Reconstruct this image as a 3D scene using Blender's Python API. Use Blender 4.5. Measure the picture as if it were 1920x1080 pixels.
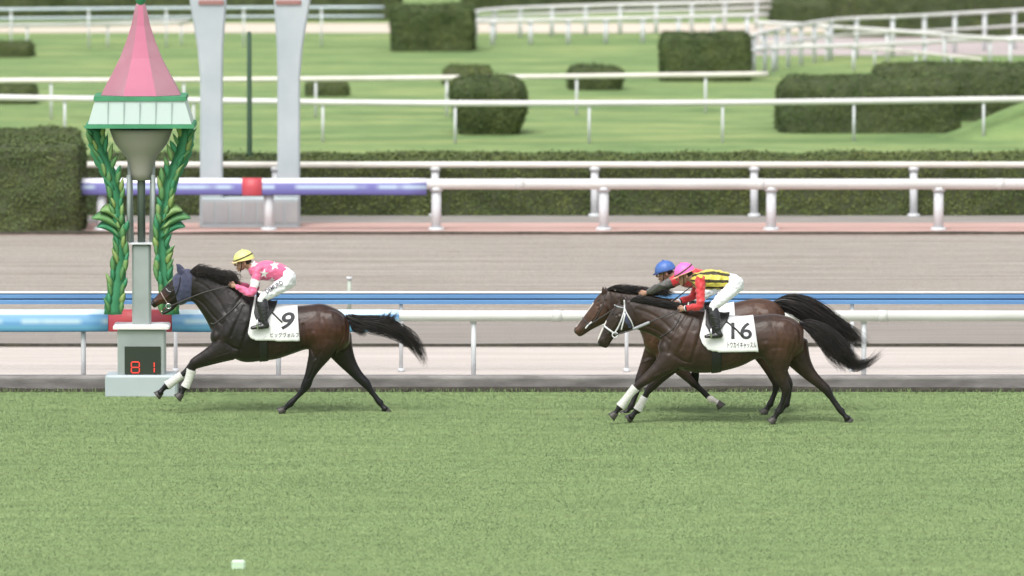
import bpy, math, random
import numpy as np
from mathutils import Vector, Matrix, noise
from mathutils.bvhtree import BVHTree

random.seed(7); rng = np.random.default_rng(7)
sc = bpy.context.scene
for o in list(bpy.data.objects): bpy.data.objects.remove(o)
C = sc.collection

# ------------------------------------------------------------------ camera
FPX = 16560.0                      # focal length in pixels of a 1920 px wide picture
CAM = Vector((0.0, -120.0, 12.0)); TILT = math.atan(1426.0 / FPX)
cd = bpy.data.cameras.new('camera'); cam = bpy.data.objects.new('camera', cd); C.objects.link(cam)
cam.location = CAM; cam.rotation_euler = (math.pi/2 - TILT, 0, 0)
cd.sensor_width = 36; cd.lens = 36 * FPX / 1920; cd.clip_start = 1; cd.clip_end = 3000
sc.camera = cam
cd.dof.use_dof = True; cd.dof.focus_distance = 119.2; cd.dof.aperture_fstop = 1.8      # long broadcast lens, wide open

# ------------------------------------------------------------------ light
SUN_EL, SUN_AZ = math.radians(58), math.radians(200)
w = bpy.data.worlds.new('World'); sc.world = w; w.use_nodes = True
nt = w.node_tree; nt.nodes.clear()
sky = nt.nodes.new('ShaderNodeTexSky'); sky.sky_type = 'NISHITA'; sky.sun_disc = False
sky.sun_elevation = SUN_EL; sky.sun_rotation = SUN_AZ
sky.air_density = 1.0; sky.dust_density = 4.0; sky.ozone_density = 1.0
hs = nt.nodes.new('ShaderNodeHueSaturation'); hs.inputs['Saturation'].default_value = 0.25
bg = nt.nodes.new('ShaderNodeBackground'); bg.inputs['Strength'].default_value = 0.15
wo = nt.nodes.new('ShaderNodeOutputWorld')
nt.links.new(sky.outputs[0], hs.inputs['Color']); nt.links.new(hs.outputs[0], bg.inputs[0]); nt.links.new(bg.outputs[0], wo.inputs[0])
sl = bpy.data.lights.new('sun', 'SUN'); sl.energy = 1.0; sl.angle = math.radians(30); sl.color = (1.0, 0.97, 0.93)
so = bpy.data.objects.new('sun', sl); C.objects.link(so)
d = Vector((math.sin(SUN_AZ)*math.cos(SUN_EL), math.cos(SUN_AZ)*math.cos(SUN_EL), math.sin(SUN_EL)))
so.rotation_euler = d.to_track_quat('Z', 'Y').to_euler(); so.location = (0, 0, 40)
sc.view_settings.view_transform = 'Standard'; sc.view_settings.look = 'None'
sc.view_settings.exposure = 0.7; sc.view_settings.gamma = 1.0; sc.view_settings.use_curve_mapping = False

# ------------------------------------------------------------------ geometry helpers
ct, st = math.cos(TILT), math.sin(TILT)
def ray(px, py):
    a, b = (px - 960) / FPX, (540 - py) / FPX
    return Vector((a, ct + b*st, -st + b*ct))
def at(px, py, Y):                 # point of the vertical plane Y seen at a photo pixel
    r = ray(px, py); k = (Y - CAM.y) / r.y
    return CAM + r*k
def gr(px, py, z=0.0):             # point of the horizontal plane z seen at a photo pixel
    r = ray(px, py); k = (z - CAM.z) / r.z
    return CAM + r*k
def gy(py, z=0.0): return gr(960, py, z).y

ORG = {}
def setp(o, label=None, cat=None, group=None, kind=None):
    if label: o['label'] = label
    if cat: o['category'] = cat
    if group: o['group'] = group
    if kind: o['kind'] = kind
    return o
def empty(name, loc, **k):
    o = bpy.data.objects.new(name, None); C.objects.link(o); o.location = loc
    o.empty_display_size = 0.2; ORG[o.name] = Vector(loc)
    return setp(o, **k)
def link_mesh(name, me, parent=None, org=None):
    o = bpy.data.objects.new(name, me); C.objects.link(o)
    if parent is not None: o.parent = parent; ORG[o.name] = ORG[parent.name]
    else: ORG[o.name] = Vector(org or (0, 0, 0)); o.location = ORG[o.name]
    return o
def mk(name, V, F, mats, parent=None, smooth=True, fm=None, org=None, **k):
    """world-space vertices -> one mesh object"""
    o0 = ORG[parent.name] if parent is not None else Vector(org or (0, 0, 0))
    V = np.asarray(V, dtype=np.float64).reshape(-1, 3) - np.array(o0)
    me = bpy.data.meshes.new(name); me.from_pydata(V.tolist(), [], [tuple(f) for f in F])
    if not isinstance(mats, (list, tuple)): mats = [mats]
    for m in mats: me.materials.append(m)
    if smooth and len(me.polygons): me.polygons.foreach_set('use_smooth', [True]*len(me.polygons))
    if fm is not None: me.polygons.foreach_set('material_index', fm)
    me.update()
    return setp(link_mesh(name, me, parent, org), **k)

class MB:
    def __init__(s): s.V = []; s.F = []; s.M = []
    def add(s, V, F, m=0):
        n = len(s.V); s.V += [tuple(v) for v in V]; s.F += [tuple(i+n for i in f) for f in F]; s.M += [m]*len(F); return s
    def build(s, name, mats, parent=None, smooth=True, **k): return mk(name, s.V, s.F, mats, parent, smooth, s.M, **k)
def box(c, d, bev=0.0):
    (x, y, z), (a, b, h) = c, d; a /= 2; b /= 2; h /= 2
    V = [(x+i*a, y+j*b, z+k*h) for i in (-1, 1) for j in (-1, 1) for k in (-1, 1)]
    return V, [(0,1,3,2),(4,6,7,5),(0,4,5,1),(2,3,7,6),(0,2,6,4),(1,5,7,3)]
def bbox(c, d, bev=0.015):         # box with chamfered vertical and top edges
    x, y, z = c; a, b, h = d[0]/2, d[1]/2, d[2]/2; e = min(bev, a*.9, b*.9, h*.9)
    V = []
    for (zz, q) in ((z-h, 0), (z+h-e, 0), (z+h, e)):
        A, B = a-q, b-q
        for (i, j) in ((-1,-1),(1,-1),(1,1),(-1,1)):
            for (p, r) in (((1,0),(0,1)) if i*j < 0 else ((0,1),(1,0))):
                V.append((x+i*(A-e*p), y+j*(B-e*r), zz))
    F = []
    for k in range(2):
        for i in range(8): F.append((k*8+i, k*8+(i+1)%8, (k+1)*8+(i+1)%8, (k+1)*8+i))
    F.append(tuple(range(16, 24))); F.append(tuple(range(7, -1, -1)))
    return V, F
def rings(R, closed=True, cap=True):
    n = len(R[0]); V = [p for r in R for p in r]; F = []
    for k in range(len(R)-1):
        for i in range(n if closed else n-1):
            j = (i+1) % n; F.append((k*n+i, k*n+j, (k+1)*n+j, (k+1)*n+i))
    if cap and closed: F.append(tuple(range(n-1, -1, -1))); F.append(tuple((len(R)-1)*n+i for i in range(n)))
    return V, F
def catmull(P, sub):
    P = [np.array(p, float) for p in P]; out = []
    for i in range(len(P)-1):
        p0 = P[i-1] if i > 0 else 2*P[0]-P[1]; p1, p2 = P[i], P[i+1]
        p3 = P[i+2] if i+2 < len(P) else 2*P[-1]-P[-2]
        for s in range(sub):
            t = s/sub
            out.append(.5*((2*p1)+(-p0+p2)*t+(2*p0-5*p1+4*p2-p3)*t*t+(-p0+3*p1-3*p2+p3)*t**3))
    out.append(P[-1]); return out
def tube(P, R, W=None, n=12, sub=3, side=(0, 1, 0), expo=2.0, round_ends=True):
    """swept tube: centres P, in-plane radius R, lateral radius W"""
    W = W or R
    S = catmull([list(p)+[r, q] for p, r, q in zip(P, R, W)], sub) if sub > 1 else [np.array(list(p)+[r, q], float) for p, r, q in zip(P, R, W)]
    out = []; m = len(S)
    for i, s in enumerate(S):
        t = S[min(i+1, m-1)][:3]-S[max(i-1, 0)][:3]; t /= (np.linalg.norm(t)+1e-9)
        y = np.array(side, float); y = y - t*np.dot(y, t)
        if np.linalg.norm(y) < .2: y = np.array((0, 0, 1.0)); y = y-t*np.dot(y, t)
        y /= np.linalg.norm(y); u = np.cross(t, y)
        r, q = max(abs(s[3]), 1e-4), max(abs(s[4]), 1e-4)
        ring = []
        for k in range(n):
            a = 2*math.pi*k/n; c_, s_ = math.cos(a), math.sin(a)
            c_ = math.copysign(abs(c_)**(2/expo), c_); s_ = math.copysign(abs(s_)**(2/expo), s_)
            ring.append(s[:3]+u*r*c_+y*q*s_)
        out.append(ring)
    if round_ends:
        for end, idx in ((0, 1), (-1, -2)):
            c0 = np.mean(out[end], axis=0); t = c0-np.mean(out[idx], axis=0); t /= (np.linalg.norm(t)+1e-9)
            r = min(abs(S[end][3]), abs(S[end][4]))
            a = [c0+(p-c0)*.8+t*r*.45 for p in out[end]]; b = [c0+(p-c0)*.35+t*r*.75 for p in out[end]]
            out = [b, a]+out if end == 0 else out+[a, b]
    return rings(out)
def ell(c, r, n=16, m=10, rot=None, zmin=-1.0):
    V, F = [], []
    for i in range(m+1):
        th = math.pi*i/m
        for k in range(n):
            a = 2*math.pi*k/n
            p = Vector((r[0]*math.sin(th)*math.cos(a), r[1]*math.sin(th)*math.sin(a), r[2]*math.cos(th)))
            if rot is not None: p = rot @ p
            V.append(Vector(c)+p)
    for i in range(m):
        for k in range(n): F.append((i*n+k, (i+1)*n+k, (i+1)*n+(k+1)%n, i*n+(k+1)%n))
    return V, F
def section_loft(St, Y0, n=20, sub=4, expo=2.25):
    """St: (top px, bottom px, half width m, lateral offset m) stations of a silhouette"""
    S = []
    for T, B, wd, yo in St:
        a, b = at(T[0], T[1], Y0+yo), at(B[0], B[1], Y0+yo)
        S.append([a.x, a.z, b.x, b.z, wd, Y0+yo])
    S = catmull(S, sub); out = []
    for ax, az, bx, bz, wd, y in S:
        cx, cz, hx, hz = (ax+bx)/2, (az+bz)/2, (ax-bx)/2, (az-bz)/2; ring = []
        for k in range(n):
            a = 2*math.pi*k/n; c_, s_ = math.cos(a), math.sin(a)
            c_ = math.copysign(abs(c_)**(2/expo), c_); s_ = math.copysign(abs(s_)**(2/expo), s_)
            ring.append((cx+hx*c_, y+wd*s_*(1-.12*c_), cz+hz*c_))
        out.append(ring)
    return rings(out)
def remeshed(mb, voxel, smooth_it, mats, name, parent, factor=.5, disp=None):
    """fuse the pieces of MB into one continuous surface"""
    me = bpy.data.meshes.new('tmp'); me.from_pydata([tuple(v) for v in mb.V], [], mb.F); me.update()
    o = bpy.data.objects.new('tmp', me); C.objects.link(o)
    m = o.modifiers.new('r', 'REMESH'); m.mode = 'VOXEL'; m.voxel_size = voxel; m.use_smooth_shade = True
    if smooth_it:
        s = o.modifiers.new('s', 'SMOOTH'); s.factor = factor; s.iterations = smooth_it
    dg = bpy.context.evaluated_depsgraph_get()
    e = bpy.data.meshes.new_from_object(o.evaluated_get(dg)); bpy.data.objects.remove(o); bpy.data.meshes.remove(me)
    n = len(e.vertices); V = np.empty(n*3); e.vertices.foreach_get('co', V); V = V.reshape(-1, 3)
    if disp is not None:
        N = np.empty(n*3); e.vertices.foreach_get('normal', N); N = N.reshape(-1, 3)
        V = V + N*disp(V, N)[:, None]
    F = [tuple(p.vertices) for p in e.polygons]; bpy.data.meshes.remove(e)
    return V, F
def lap(V, F, it, wf, k=.55):
    E = np.array([(f[i], f[(i+1) % len(f)]) for f in F for i in range(len(f))]); n = len(V)
    deg = np.bincount(E[:, 0], minlength=n)+np.bincount(E[:, 1], minlength=n); w_ = (k*wf(V))[:, None]
    for _ in range(it):
        S = np.stack([np.bincount(E[:, 0], V[E[:, 1], c], n)+np.bincount(E[:, 1], V[E[:, 0], c], n) for c in range(3)], 1)
        V = V+w_*(S/deg[:, None]-V)
    return V
def bvh(V, F): return BVHTree.FromPolygons([Vector(v) for v in V], F)

# ------------------------------------------------------------------ materials
MATS = {}
def mat(name, col, rough=.6, metal=0, col2=None, scale=8, detail=4, bump=0, bscale=None, stretch=(1, 1, 1), spec=.5, coat=0, emit=0, sheen=0):
    if name in MATS: return MATS[name]
    m = bpy.data.materials.new(name); MATS[name] = m; m.use_nodes = True
    t = m.node_tree; b = t.nodes['Principled BSDF']
    b.inputs['Base Color'].default_value = (*col, 1); b.inputs['Roughness'].default_value = rough; b.inputs['Metallic'].default_value = metal
    b.inputs['Specular IOR Level'].default_value = spec; b.inputs['Coat Weight'].default_value = coat
    b.inputs['Sheen Weight'].default_value = sheen
    if emit: b.inputs['Emission Color'].default_value = (*col, 1); b.inputs['Emission Strength'].default_value = emit
    tc = t.nodes.new('ShaderNodeTexCoord'); mp = t.nodes.new('ShaderNodeMapping'); mp.inputs['Scale'].default_value = stretch
    t.links.new(tc.outputs['Object'], mp.inputs[0])
    if col2 is not None:
        n = t.nodes.new('ShaderNodeTexNoise'); n.inputs['Scale'].default_value = scale; n.inputs['Detail'].default_value = detail
        r = t.nodes.new('ShaderNodeValToRGB'); r.color_ramp.elements[0].position = .35; r.color_ramp.elements[1].position = .65
        r.color_ramp.elements[0].color = (*col, 1); r.color_ramp.elements[1].color = (*col2, 1)
        t.links.new(mp.outputs[0], n.inputs['Vector']); t.links.new(n.outputs[0], r.inputs[0]); t.links.new(r.outputs[0], b.inputs['Base Color'])
    if bump:
        n = t.nodes.new('ShaderNodeTexNoise'); n.inputs['Scale'].default_value = bscale or scale*4; n.inputs['Detail'].default_value = 5
        u = t.nodes.new('ShaderNodeBump'); u.inputs['Strength'].default_value = bump; u.inputs['Distance'].default_value = .01
        t.links.new(mp.outputs[0], n.inputs['Vector']); t.links.new(n.outputs[0], u.inputs['Height']); t.links.new(u.outputs[0], b.inputs['Normal'])
    return m
def ramp_noise(t, vec, scale, stops, detail=5, rough=.55):
    n = t.nodes.new('ShaderNodeTexNoise'); n.inputs['Scale'].default_value = scale; n.inputs['Detail'].default_value = detail; n.inputs['Roughness'].default_value = rough
    t.links.new(vec, n.inputs['Vector']); r = t.nodes.new('ShaderNodeValToRGB'); e = r.color_ramp.elements
    while len(e) < len(stops): e.new(.5)
    for q, (p, c) in zip(e, stops): q.position = p; q.color = (*c, 1)
    t.links.new(n.outputs[0], r.inputs[0]); return r.outputs[0], n.outputs[0]
def mixc(t, a, b, fac, mode='MIX'):
    m = t.nodes.new('ShaderNodeMix'); m.data_type = 'RGBA'; m.blend_type = mode
    for s, v in ((m.inputs[6], a), (m.inputs[7], b), (m.inputs[0], fac)):
        if hasattr(v, 'is_linked') or hasattr(v, 'links'): t.links.new(v, s)
        else: s.default_value = v
    return m.outputs[2]
def ground_mat(name, layers, rough=.9, bump=.4, bscale=30, bdist=.02):
    """layers: list of (stretch, scale, stops) ; first is colour, the rest multiply"""
    m = bpy.data.materials.new(name); MATS[name] = m; m.use_nodes = True; t = m.node_tree; b = t.nodes['Principled BSDF']
    b.inputs['Roughness'].default_value = rough; b.inputs['Specular IOR Level'].default_value = .2
    tc = t.nodes.new('ShaderNodeTexCoord'); col = None
    for stretch, scale, stops in layers:
        mp = t.nodes.new('ShaderNodeMapping'); mp.inputs['Scale'].default_value = stretch; t.links.new(tc.outputs['Object'], mp.inputs[0])
        c, _ = ramp_noise(t, mp.outputs[0], scale, stops)
        col = c if col is None else mixc(t, col, c, 1.0, 'MULTIPLY')
    t.links.new(col, b.inputs['Base Color'])
    n = t.nodes.new('ShaderNodeTexNoise'); n.inputs['Scale'].default_value = bscale; n.inputs['Detail'].default_value = 8; t.links.new(tc.outputs['Object'], n.inputs['Vector'])
    u = t.nodes.new('ShaderNodeBump'); u.inputs['Strength'].default_value = bump; u.inputs['Distance'].default_value = bdist
    t.links.new(n.outputs[0], u.inputs['Height']); t.links.new(u.outputs[0], b.inputs['Normal'])
    return m
G = lambda v: (v, v, v)
turf_m = ground_mat('turf_soil', [((1, 1, 1), 3, [(.3, (.215, .31, .125)), (.7, (.26, .35, .15))]), ((.12, 1, 1), 2.2, [(.3, G(.85)), (.7, G(1.08))])], bump=.12, bscale=30)
lawn_m = ground_mat('lawn', [((.25, 1, 1), .8, [(.3, (.17, .27, .105)), (.5, (.26, .36, .14)), (.62, (.34, .415, .165)), (.75, (.42, .46, .185))]), ((.5, .8, 1), 2.2, [(.3, (.74, .82, .80)), (.7, G(1.08))]), ((1, 1, 1), 70, [(.35, G(.7)), (.65, G(1.15))])], bump=.8, bscale=90, bdist=.03)
dirt_m = ground_mat('dirt', [((.05, 1, 1), 3.2, [(.36, (.29, .258, .222)), (.5, (.34, .305, .266)), (.7, (.39, .353, .312))]), ((1, 1, 1), 14, [(.3, G(.86)), (.7, G(1.08))]), ((1, 1, 1), 90, [(.3, G(.85)), (.7, G(1.1))])], bump=.7, bscale=26, bdist=.05)
sand_m = ground_mat('sandy_dirt', [((.05, 1, 1), 6, [(.3, (.25, .225, .20)), (.7, (.32, .29, .26))]), ((1, 1, 1), 40, [(.3, G(.85)), (.7, G(1.1))])], bump=.7, bscale=30, bdist=.04)
pale_m = ground_mat('pale_concrete', [((.1, 1, 1), 2, [(.3, (.47, .42, .38)), (.7, (.56, .51, .47))]), ((1, 1, 1), 30, [(.3, G(.9)), (.7, G(1.06))])], bump=.3, bscale=50)
pink_m = ground_mat('pink_paving', [((.2, 1, 1), 3, [(.3, (.46, .30, .26)), (.7, (.54, .37, .33))]), ((1, 1, 1), 40, [(.3, G(.88)), (.7, G(1.08))])], bump=.3)
grey_m = ground_mat('grey_paving', [((.3, 1, 1), 3, [(.3, (.24, .225, .21)), (.7, (.33, .31, .29))]), ((1, 1, 1), 40, [(.3, G(.85)), (.7, G(1.1))])], bump=.3)
mauve_m = ground_mat('mauve_dirt', [((.3, 1, 1), 2, [(.3, (.40, .35, .34)), (.7, (.48, .42, .41))])], bump=.3)
cream_m = ground_mat('cream_path_surface', [((.3, 1, 1), 2, [(.3, (.55, .48, .39)), (.7, (.64, .57, .48))])], bump=.3)
kerb_m = mat('kerb_concrete', (.16, .15, .145), .9, col2=(.27, .255, .245), scale=3, stretch=(.6, 1, 2), bump=.5, bscale=40)
soil_shade_m = mat('dark_soil_and_shade', (.035, .032, .024), .95, col2=(.06, .055, .04), scale=9, bump=.6)  # soil of the dirt edges, also the painted shade along the kerb foot
white_m = mat('white_rail_plastic', (.70, .69, .67), .4, col2=(.60, .59, .57), scale=.9, detail=8)
whitepost_m = mat('white_post', (.62, .64, .66), .45, col2=(.55, .57, .58), scale=4)
cream_rail_m = mat('cream_rail', (.74, .71, .64), .45, col2=(.66, .63, .56), scale=2)
bluerail_m = mat('blue_rail', (.10, .23, .45), .4, col2=(.13, .29, .52), scale=1.2, stretch=(.3, 1, 1))
bluedark_m = mat('dark_blue_groove', (.03, .07, .16), .6)
palegrey_m = mat('pale_grey_steel', (.38, .44, .46), .45, col2=(.45, .50, .515), scale=1.5, bump=.05)
grey_panel_m = mat('grey_panel', (.36, .37, .38), .5, col2=(.43, .44, .44), scale=2)
darkpole_m = mat('dark_green_pole', (.05, .10, .06), .5)
postgrey_m = mat('post_grey', (.27, .31, .30), .5, col2=(.33, .37, .36), scale=2)
green_m = mat('post_green', (.035, .20, .09), .7, col2=(.05, .25, .12), scale=3)
leafgreen_m = mat('leaf_green', (.08, .22, .08), .65, col2=(.12, .27, .09), scale=4)
olive_m = mat('olive_green', (.16, .30, .10), .55, col2=(.22, .34, .12), scale=5)
yellowgreen_m = mat('yellow_green', (.22, .32, .10), .5)
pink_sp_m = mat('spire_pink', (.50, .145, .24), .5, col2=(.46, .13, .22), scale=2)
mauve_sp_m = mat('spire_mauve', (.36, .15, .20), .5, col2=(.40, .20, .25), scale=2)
signwhite_m = mat('sign_white', (.50, .60, .57), .4)
signseam_m = mat('sign_seam', (.36, .45, .43), .5)
black_m = mat('display_black', (.03, .04, .03), .3)
led_m = mat('red_led', (.8, .05, .04), .4, emit=.5)
red_m = mat('sleeve_red', (.52, .06, .07), .45, col2=(.45, .07, .10), scale=5)

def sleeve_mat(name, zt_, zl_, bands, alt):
    """printed sleeve: lengthwise bands of colour, the pale top one a painted highlight, broken by paler printed blocks"""
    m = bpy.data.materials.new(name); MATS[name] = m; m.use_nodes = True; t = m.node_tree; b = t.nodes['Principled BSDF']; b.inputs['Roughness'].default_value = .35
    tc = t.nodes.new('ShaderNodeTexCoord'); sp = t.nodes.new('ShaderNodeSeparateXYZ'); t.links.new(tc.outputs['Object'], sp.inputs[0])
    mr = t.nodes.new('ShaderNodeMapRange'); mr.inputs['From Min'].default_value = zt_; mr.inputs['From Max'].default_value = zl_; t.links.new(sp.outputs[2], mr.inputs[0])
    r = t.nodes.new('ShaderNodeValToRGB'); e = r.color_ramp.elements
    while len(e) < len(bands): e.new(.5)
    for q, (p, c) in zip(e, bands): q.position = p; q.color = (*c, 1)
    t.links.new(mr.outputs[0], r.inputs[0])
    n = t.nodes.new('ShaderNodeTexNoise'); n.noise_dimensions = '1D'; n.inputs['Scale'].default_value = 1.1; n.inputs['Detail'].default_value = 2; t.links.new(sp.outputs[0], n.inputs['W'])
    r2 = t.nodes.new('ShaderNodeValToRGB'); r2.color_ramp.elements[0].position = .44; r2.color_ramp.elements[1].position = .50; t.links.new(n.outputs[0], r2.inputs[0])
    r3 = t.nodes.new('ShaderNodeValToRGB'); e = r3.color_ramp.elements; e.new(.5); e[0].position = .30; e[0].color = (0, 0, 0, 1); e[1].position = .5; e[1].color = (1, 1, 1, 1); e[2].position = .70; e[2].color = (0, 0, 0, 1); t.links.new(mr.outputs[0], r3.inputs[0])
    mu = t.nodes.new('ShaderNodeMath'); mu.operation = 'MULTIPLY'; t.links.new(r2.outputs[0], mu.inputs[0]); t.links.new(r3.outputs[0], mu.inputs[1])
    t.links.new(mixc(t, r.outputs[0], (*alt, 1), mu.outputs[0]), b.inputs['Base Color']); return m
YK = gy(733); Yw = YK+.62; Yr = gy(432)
blue_sleeve_m = sleeve_mat('blue_banner', at(0, 582, Yw).z, at(0, 621, Yw).z, [(0, (.62, .74, .78)), (.12, (.55, .70, .78)), (.2, (.12, .30, .55)), (.45, (.20, .42, .64)), (.6, (.13, .32, .58)), (.8, (.14, .38, .55)), (1, (.06, .20, .36))], (.46, .62, .70))  # pale stops at the top paint a highlight into the blue
purple_sleeve_m = sleeve_mat('purple_banner', at(0, 335, Yr).z, at(0, 365, Yr).z, [(0, (.70, .70, .74)), (.2, (.62, .62, .70)), (.28, (.13, .12, .36)), (.5, (.17, .17, .42)), (.8, (.15, .14, .38)), (1, (.10, .10, .26))], (.46, .58, .68))  # near-white upper stops are a highlight put into the colour

# ------------------------------------------------------------------ the setting
def strip(name, y0, y1, z, m, x0=-60, x1=60, kind='structure', nx=2, wav=0):
    V, F = [], []
    for i in range(nx):
        x = x0+(x1-x0)*i/(nx-1)
        V += [(x, y0+(noise.noise(Vector((x*.7, y0, 0)))*wav if wav else 0), z), (x, y1, z)]
    for i in range(nx-1): F.append((2*i, 2*i+2, 2*i+3, 2*i+1))
    return mk(name, V, F, m, kind=kind, smooth=False)
strip('ground', -300, 1500, -.06, lawn_m, -900, 900)
YK = gy(733)                       # edge of the turf, foot of the kerb
strip('turf_course', -110, YK-.02, 0, turf_m)
strip('kerb_foot_shade', YK-.17, YK+.12, .004, soil_shade_m)  # dark strip that paints the shade where turf meets kerb
strip('service_path', YK+.3, gy(651), -.004, pale_m)
strip('dirt_edge', gy(651), gy(600), -.002, sand_m)
strip('dirt_course', gy(600), gy(441), 0, dirt_m)
strip('pink_path', gy(441), gy(418), .004, pink_m)
strip('grey_path', gy(418), gy(404), .0, grey_m)
strip('lawn', gy(404), 400, 0, lawn_m)
strip('cream_path', gy(62), gy(44), .008, cream_m)
strip('mauve_path', gy(104), gy(66), .004, mauve_m, gr(1400, 80).x, 60)

# kerb along the turf, uneven and worn
V, F = [], []
xs = np.arange(-30, 30, .12); HK = .20
for x in xs:
    j = noise.noise(Vector((x*1.3, 0, 0)))*.012; k = noise.noise(Vector((x*3.1, 5, 0)))*.006; h = noise.noise(Vector((x*.8, 9, 0)))*.012
    V += [(x, YK+.05+j, 0), (x, YK+.06+j+k, HK*.55+h), (x, YK+.045+j, HK-.045+h), (x, YK+.05+j, HK+h), (x, YK+.30, HK+h*.5), (x, YK+.31, -.01)]
for i in range(len(xs)-1):
    for k in range(5): F.append((i*6+k, (i+1)*6+k, (i+1)*6+k+1, i*6+k+1))
mk('kerb', V, F, kerb_m, kind='structure')
# harrow ridges and clods across the dirt
def ridges(name, ya, yb, step, m, amp, z0=0.0):
    ys = np.arange(ya, yb, step); X = np.arange(-13, 13, .12); V, F = [], []
    for jn, y in enumerate(ys):
        for x in X:
            a = amp*(.5+.5*math.sin(y*2*math.pi/.34+noise.noise(Vector((x*.15, y*.3, 1)))*4))*(.55+.9*noise.noise(Vector((x*.5, y*1.2, 2))))+noise.noise(Vector((x*2.5, y*5, 3)))*amp*.8
            V.append((x, y, z0+.012+max(-.006, a)))
    n = len(X)
    for j in range(len(ys)-1):
        for i in range(n-1): F.append((j*n+i, j*n+i+1, (j+1)*n+i+1, (j+1)*n+i))
    return mk(name, V, F, m, kind='structure')
ridges('dirt_surface', gy(600), gy(443), .07, dirt_m, .017)
# low edging boards; the one at the kerb foot is a dark lip imitating shade
for nm, py, h, m in (('edging_and_shade', 649, .035, soil_shade_m), ('edging_and_shade', 440, .05, soil_shade_m), ('edging_and_shade', 733.5, .05, soil_shade_m)):
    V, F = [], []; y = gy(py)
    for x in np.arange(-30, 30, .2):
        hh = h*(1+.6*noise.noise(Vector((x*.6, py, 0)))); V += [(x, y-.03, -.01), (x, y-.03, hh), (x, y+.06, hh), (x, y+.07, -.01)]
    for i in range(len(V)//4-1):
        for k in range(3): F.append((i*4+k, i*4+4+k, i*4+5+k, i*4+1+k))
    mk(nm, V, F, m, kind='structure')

# grass blades on the turf
def blades(name, n, x0, x1, ya, yb, h0, h1, wd, m, seed):
    r = np.random.default_rng(seed)
    x = r.uniform(x0, x1, n); y = r.uniform(ya, yb, n); h = r.uniform(h0, h1, n)
    a = r.uniform(0, 2*np.pi, n); lean = r.normal(0, .35, (n, 2))*h[:, None]
    dx, dy = np.cos(a)*wd/2, np.sin(a)*wd/2
    V = np.empty((n, 3, 3)); V[:, 0] = np.c_[x-dx, y-dy, np.full(n, -.005)]; V[:, 1] = np.c_[x+dx, y+dy, np.full(n, -.005)]; V[:, 2] = np.c_[x+lean[:, 0], y+lean[:, 1], h]
    me = bpy.data.meshes.new(name); me.vertices.add(3*n); me.vertices.foreach_set('co', V.ravel())
    me.loops.add(3*n); me.loops.foreach_set('vertex_index', np.arange(3*n, dtype=np.int32))
    me.polygons.add(n); me.polygons.foreach_set('loop_start', np.arange(0, 3*n, 3, dtype=np.int32)); me.update(calc_edges=True)
    me.materials.append(m)
    return setp(link_mesh(name, me), kind='stuff')
def blade_mat():
    m = bpy.data.materials.new('grass_blades'); m.use_nodes = True; t = m.node_tree; b = t.nodes['Principled BSDF']
    b.inputs['Roughness'].default_value = .7; b.inputs['Specular IOR Level'].default_value = .2
    tc = t.nodes.new('ShaderNodeTexCoord')
    mp = t.nodes.new('ShaderNodeMapping'); mp.inputs['Scale'].default_value = (.08, .8, 0); t.links.new(tc.outputs['Object'], mp.inputs[0])
    c, _ = ramp_noise(t, mp.outputs[0], 1.3, [(.3, (.20, .30, .122)), (.5, (.255, .36, .15)), (.7, (.31, .405, .175))])
    mp2 = t.nodes.new('ShaderNodeMapping'); mp2.inputs['Scale'].default_value = (1, 1, 0); t.links.new(tc.outputs['Object'], mp2.inputs[0])
    c2, _ = ramp_noise(t, mp2.outputs[0], 2.5, [(.3, (.80, .87, .82)), (.7, (1.1, 1.08, 1.04))]); c = mixc(t, c, c2, 1.0, 'MULTIPLY')
    c3, _ = ramp_noise(t, mp2.outputs[0], 45, [(.3, (.97, .97, .96)), (.7, (1.03, 1.03, 1.0))]); c = mixc(t, c, c3, 1.0, 'MULTIPLY')
    t.links.new(c, b.inputs['Base Color'])
    n = t.nodes.new('ShaderNodeNewGeometry'); v = t.nodes.new('ShaderNodeVectorMath'); v.operation = 'MULTIPLY_ADD'
    v.inputs[1].default_value = (.05, .05, .05); v.inputs[2].default_value = (0, 0, 1.0); t.links.new(n.outputs['Normal'], v.inputs[0])
    u = t.nodes.new('ShaderNodeVectorMath'); u.operation = 'NORMALIZE'; t.links.new(v.outputs[0], u.inputs[0]); t.links.new(u.outputs[0], b.inputs['Normal'])
    return m
blade_m = blade_mat()
blades('grass', 1100000, -8.6, 8.6, gy(1110), YK-.16, .006, .017, .010, blade_m, 3)
blades('grass', 3500, -8.6, 8.6, YK-.2, YK+.03, .02, .07, .012, blade_m, 4)

# ------------------------------------------------------------------ rails
def hpipe(X0, X1, y, z, ry, rz, n=12):
    return tube([(X0, y, z), (X1, y, z)], [rz, rz], [ry, ry], n=n, sub=1, round_ends=False)
def post_mesh(name, r, h, m, foot=True):
    mb = MB(); mb.add(*tube([(0, 0, -.05), (0, 0, h)], [r, r], n=12, sub=1, round_ends=False))
    mb.add(*tube([(0, 0, h-.075), (0, 0, h-.005)], [r*1.35, r*1.35], n=12, sub=1, round_ends=False))
    if foot: mb.add(*tube([(0, 0, -.01), (0, 0, .05)], [r*1.7, r*1.5], n=12, sub=1, round_ends=False))
    o = mb.build(name, m); me = o.data; bpy.data.objects.remove(o); return me
def posts(parent, me, pts, name='post'):
    for (x, y, z) in pts:
        o = bpy.data.objects.new(name, me); C.objects.link(o); o.parent = parent; o.location = Vector((x, y, z))-ORG[parent.name]; ORG[o.name] = ORG[parent.name]

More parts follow.
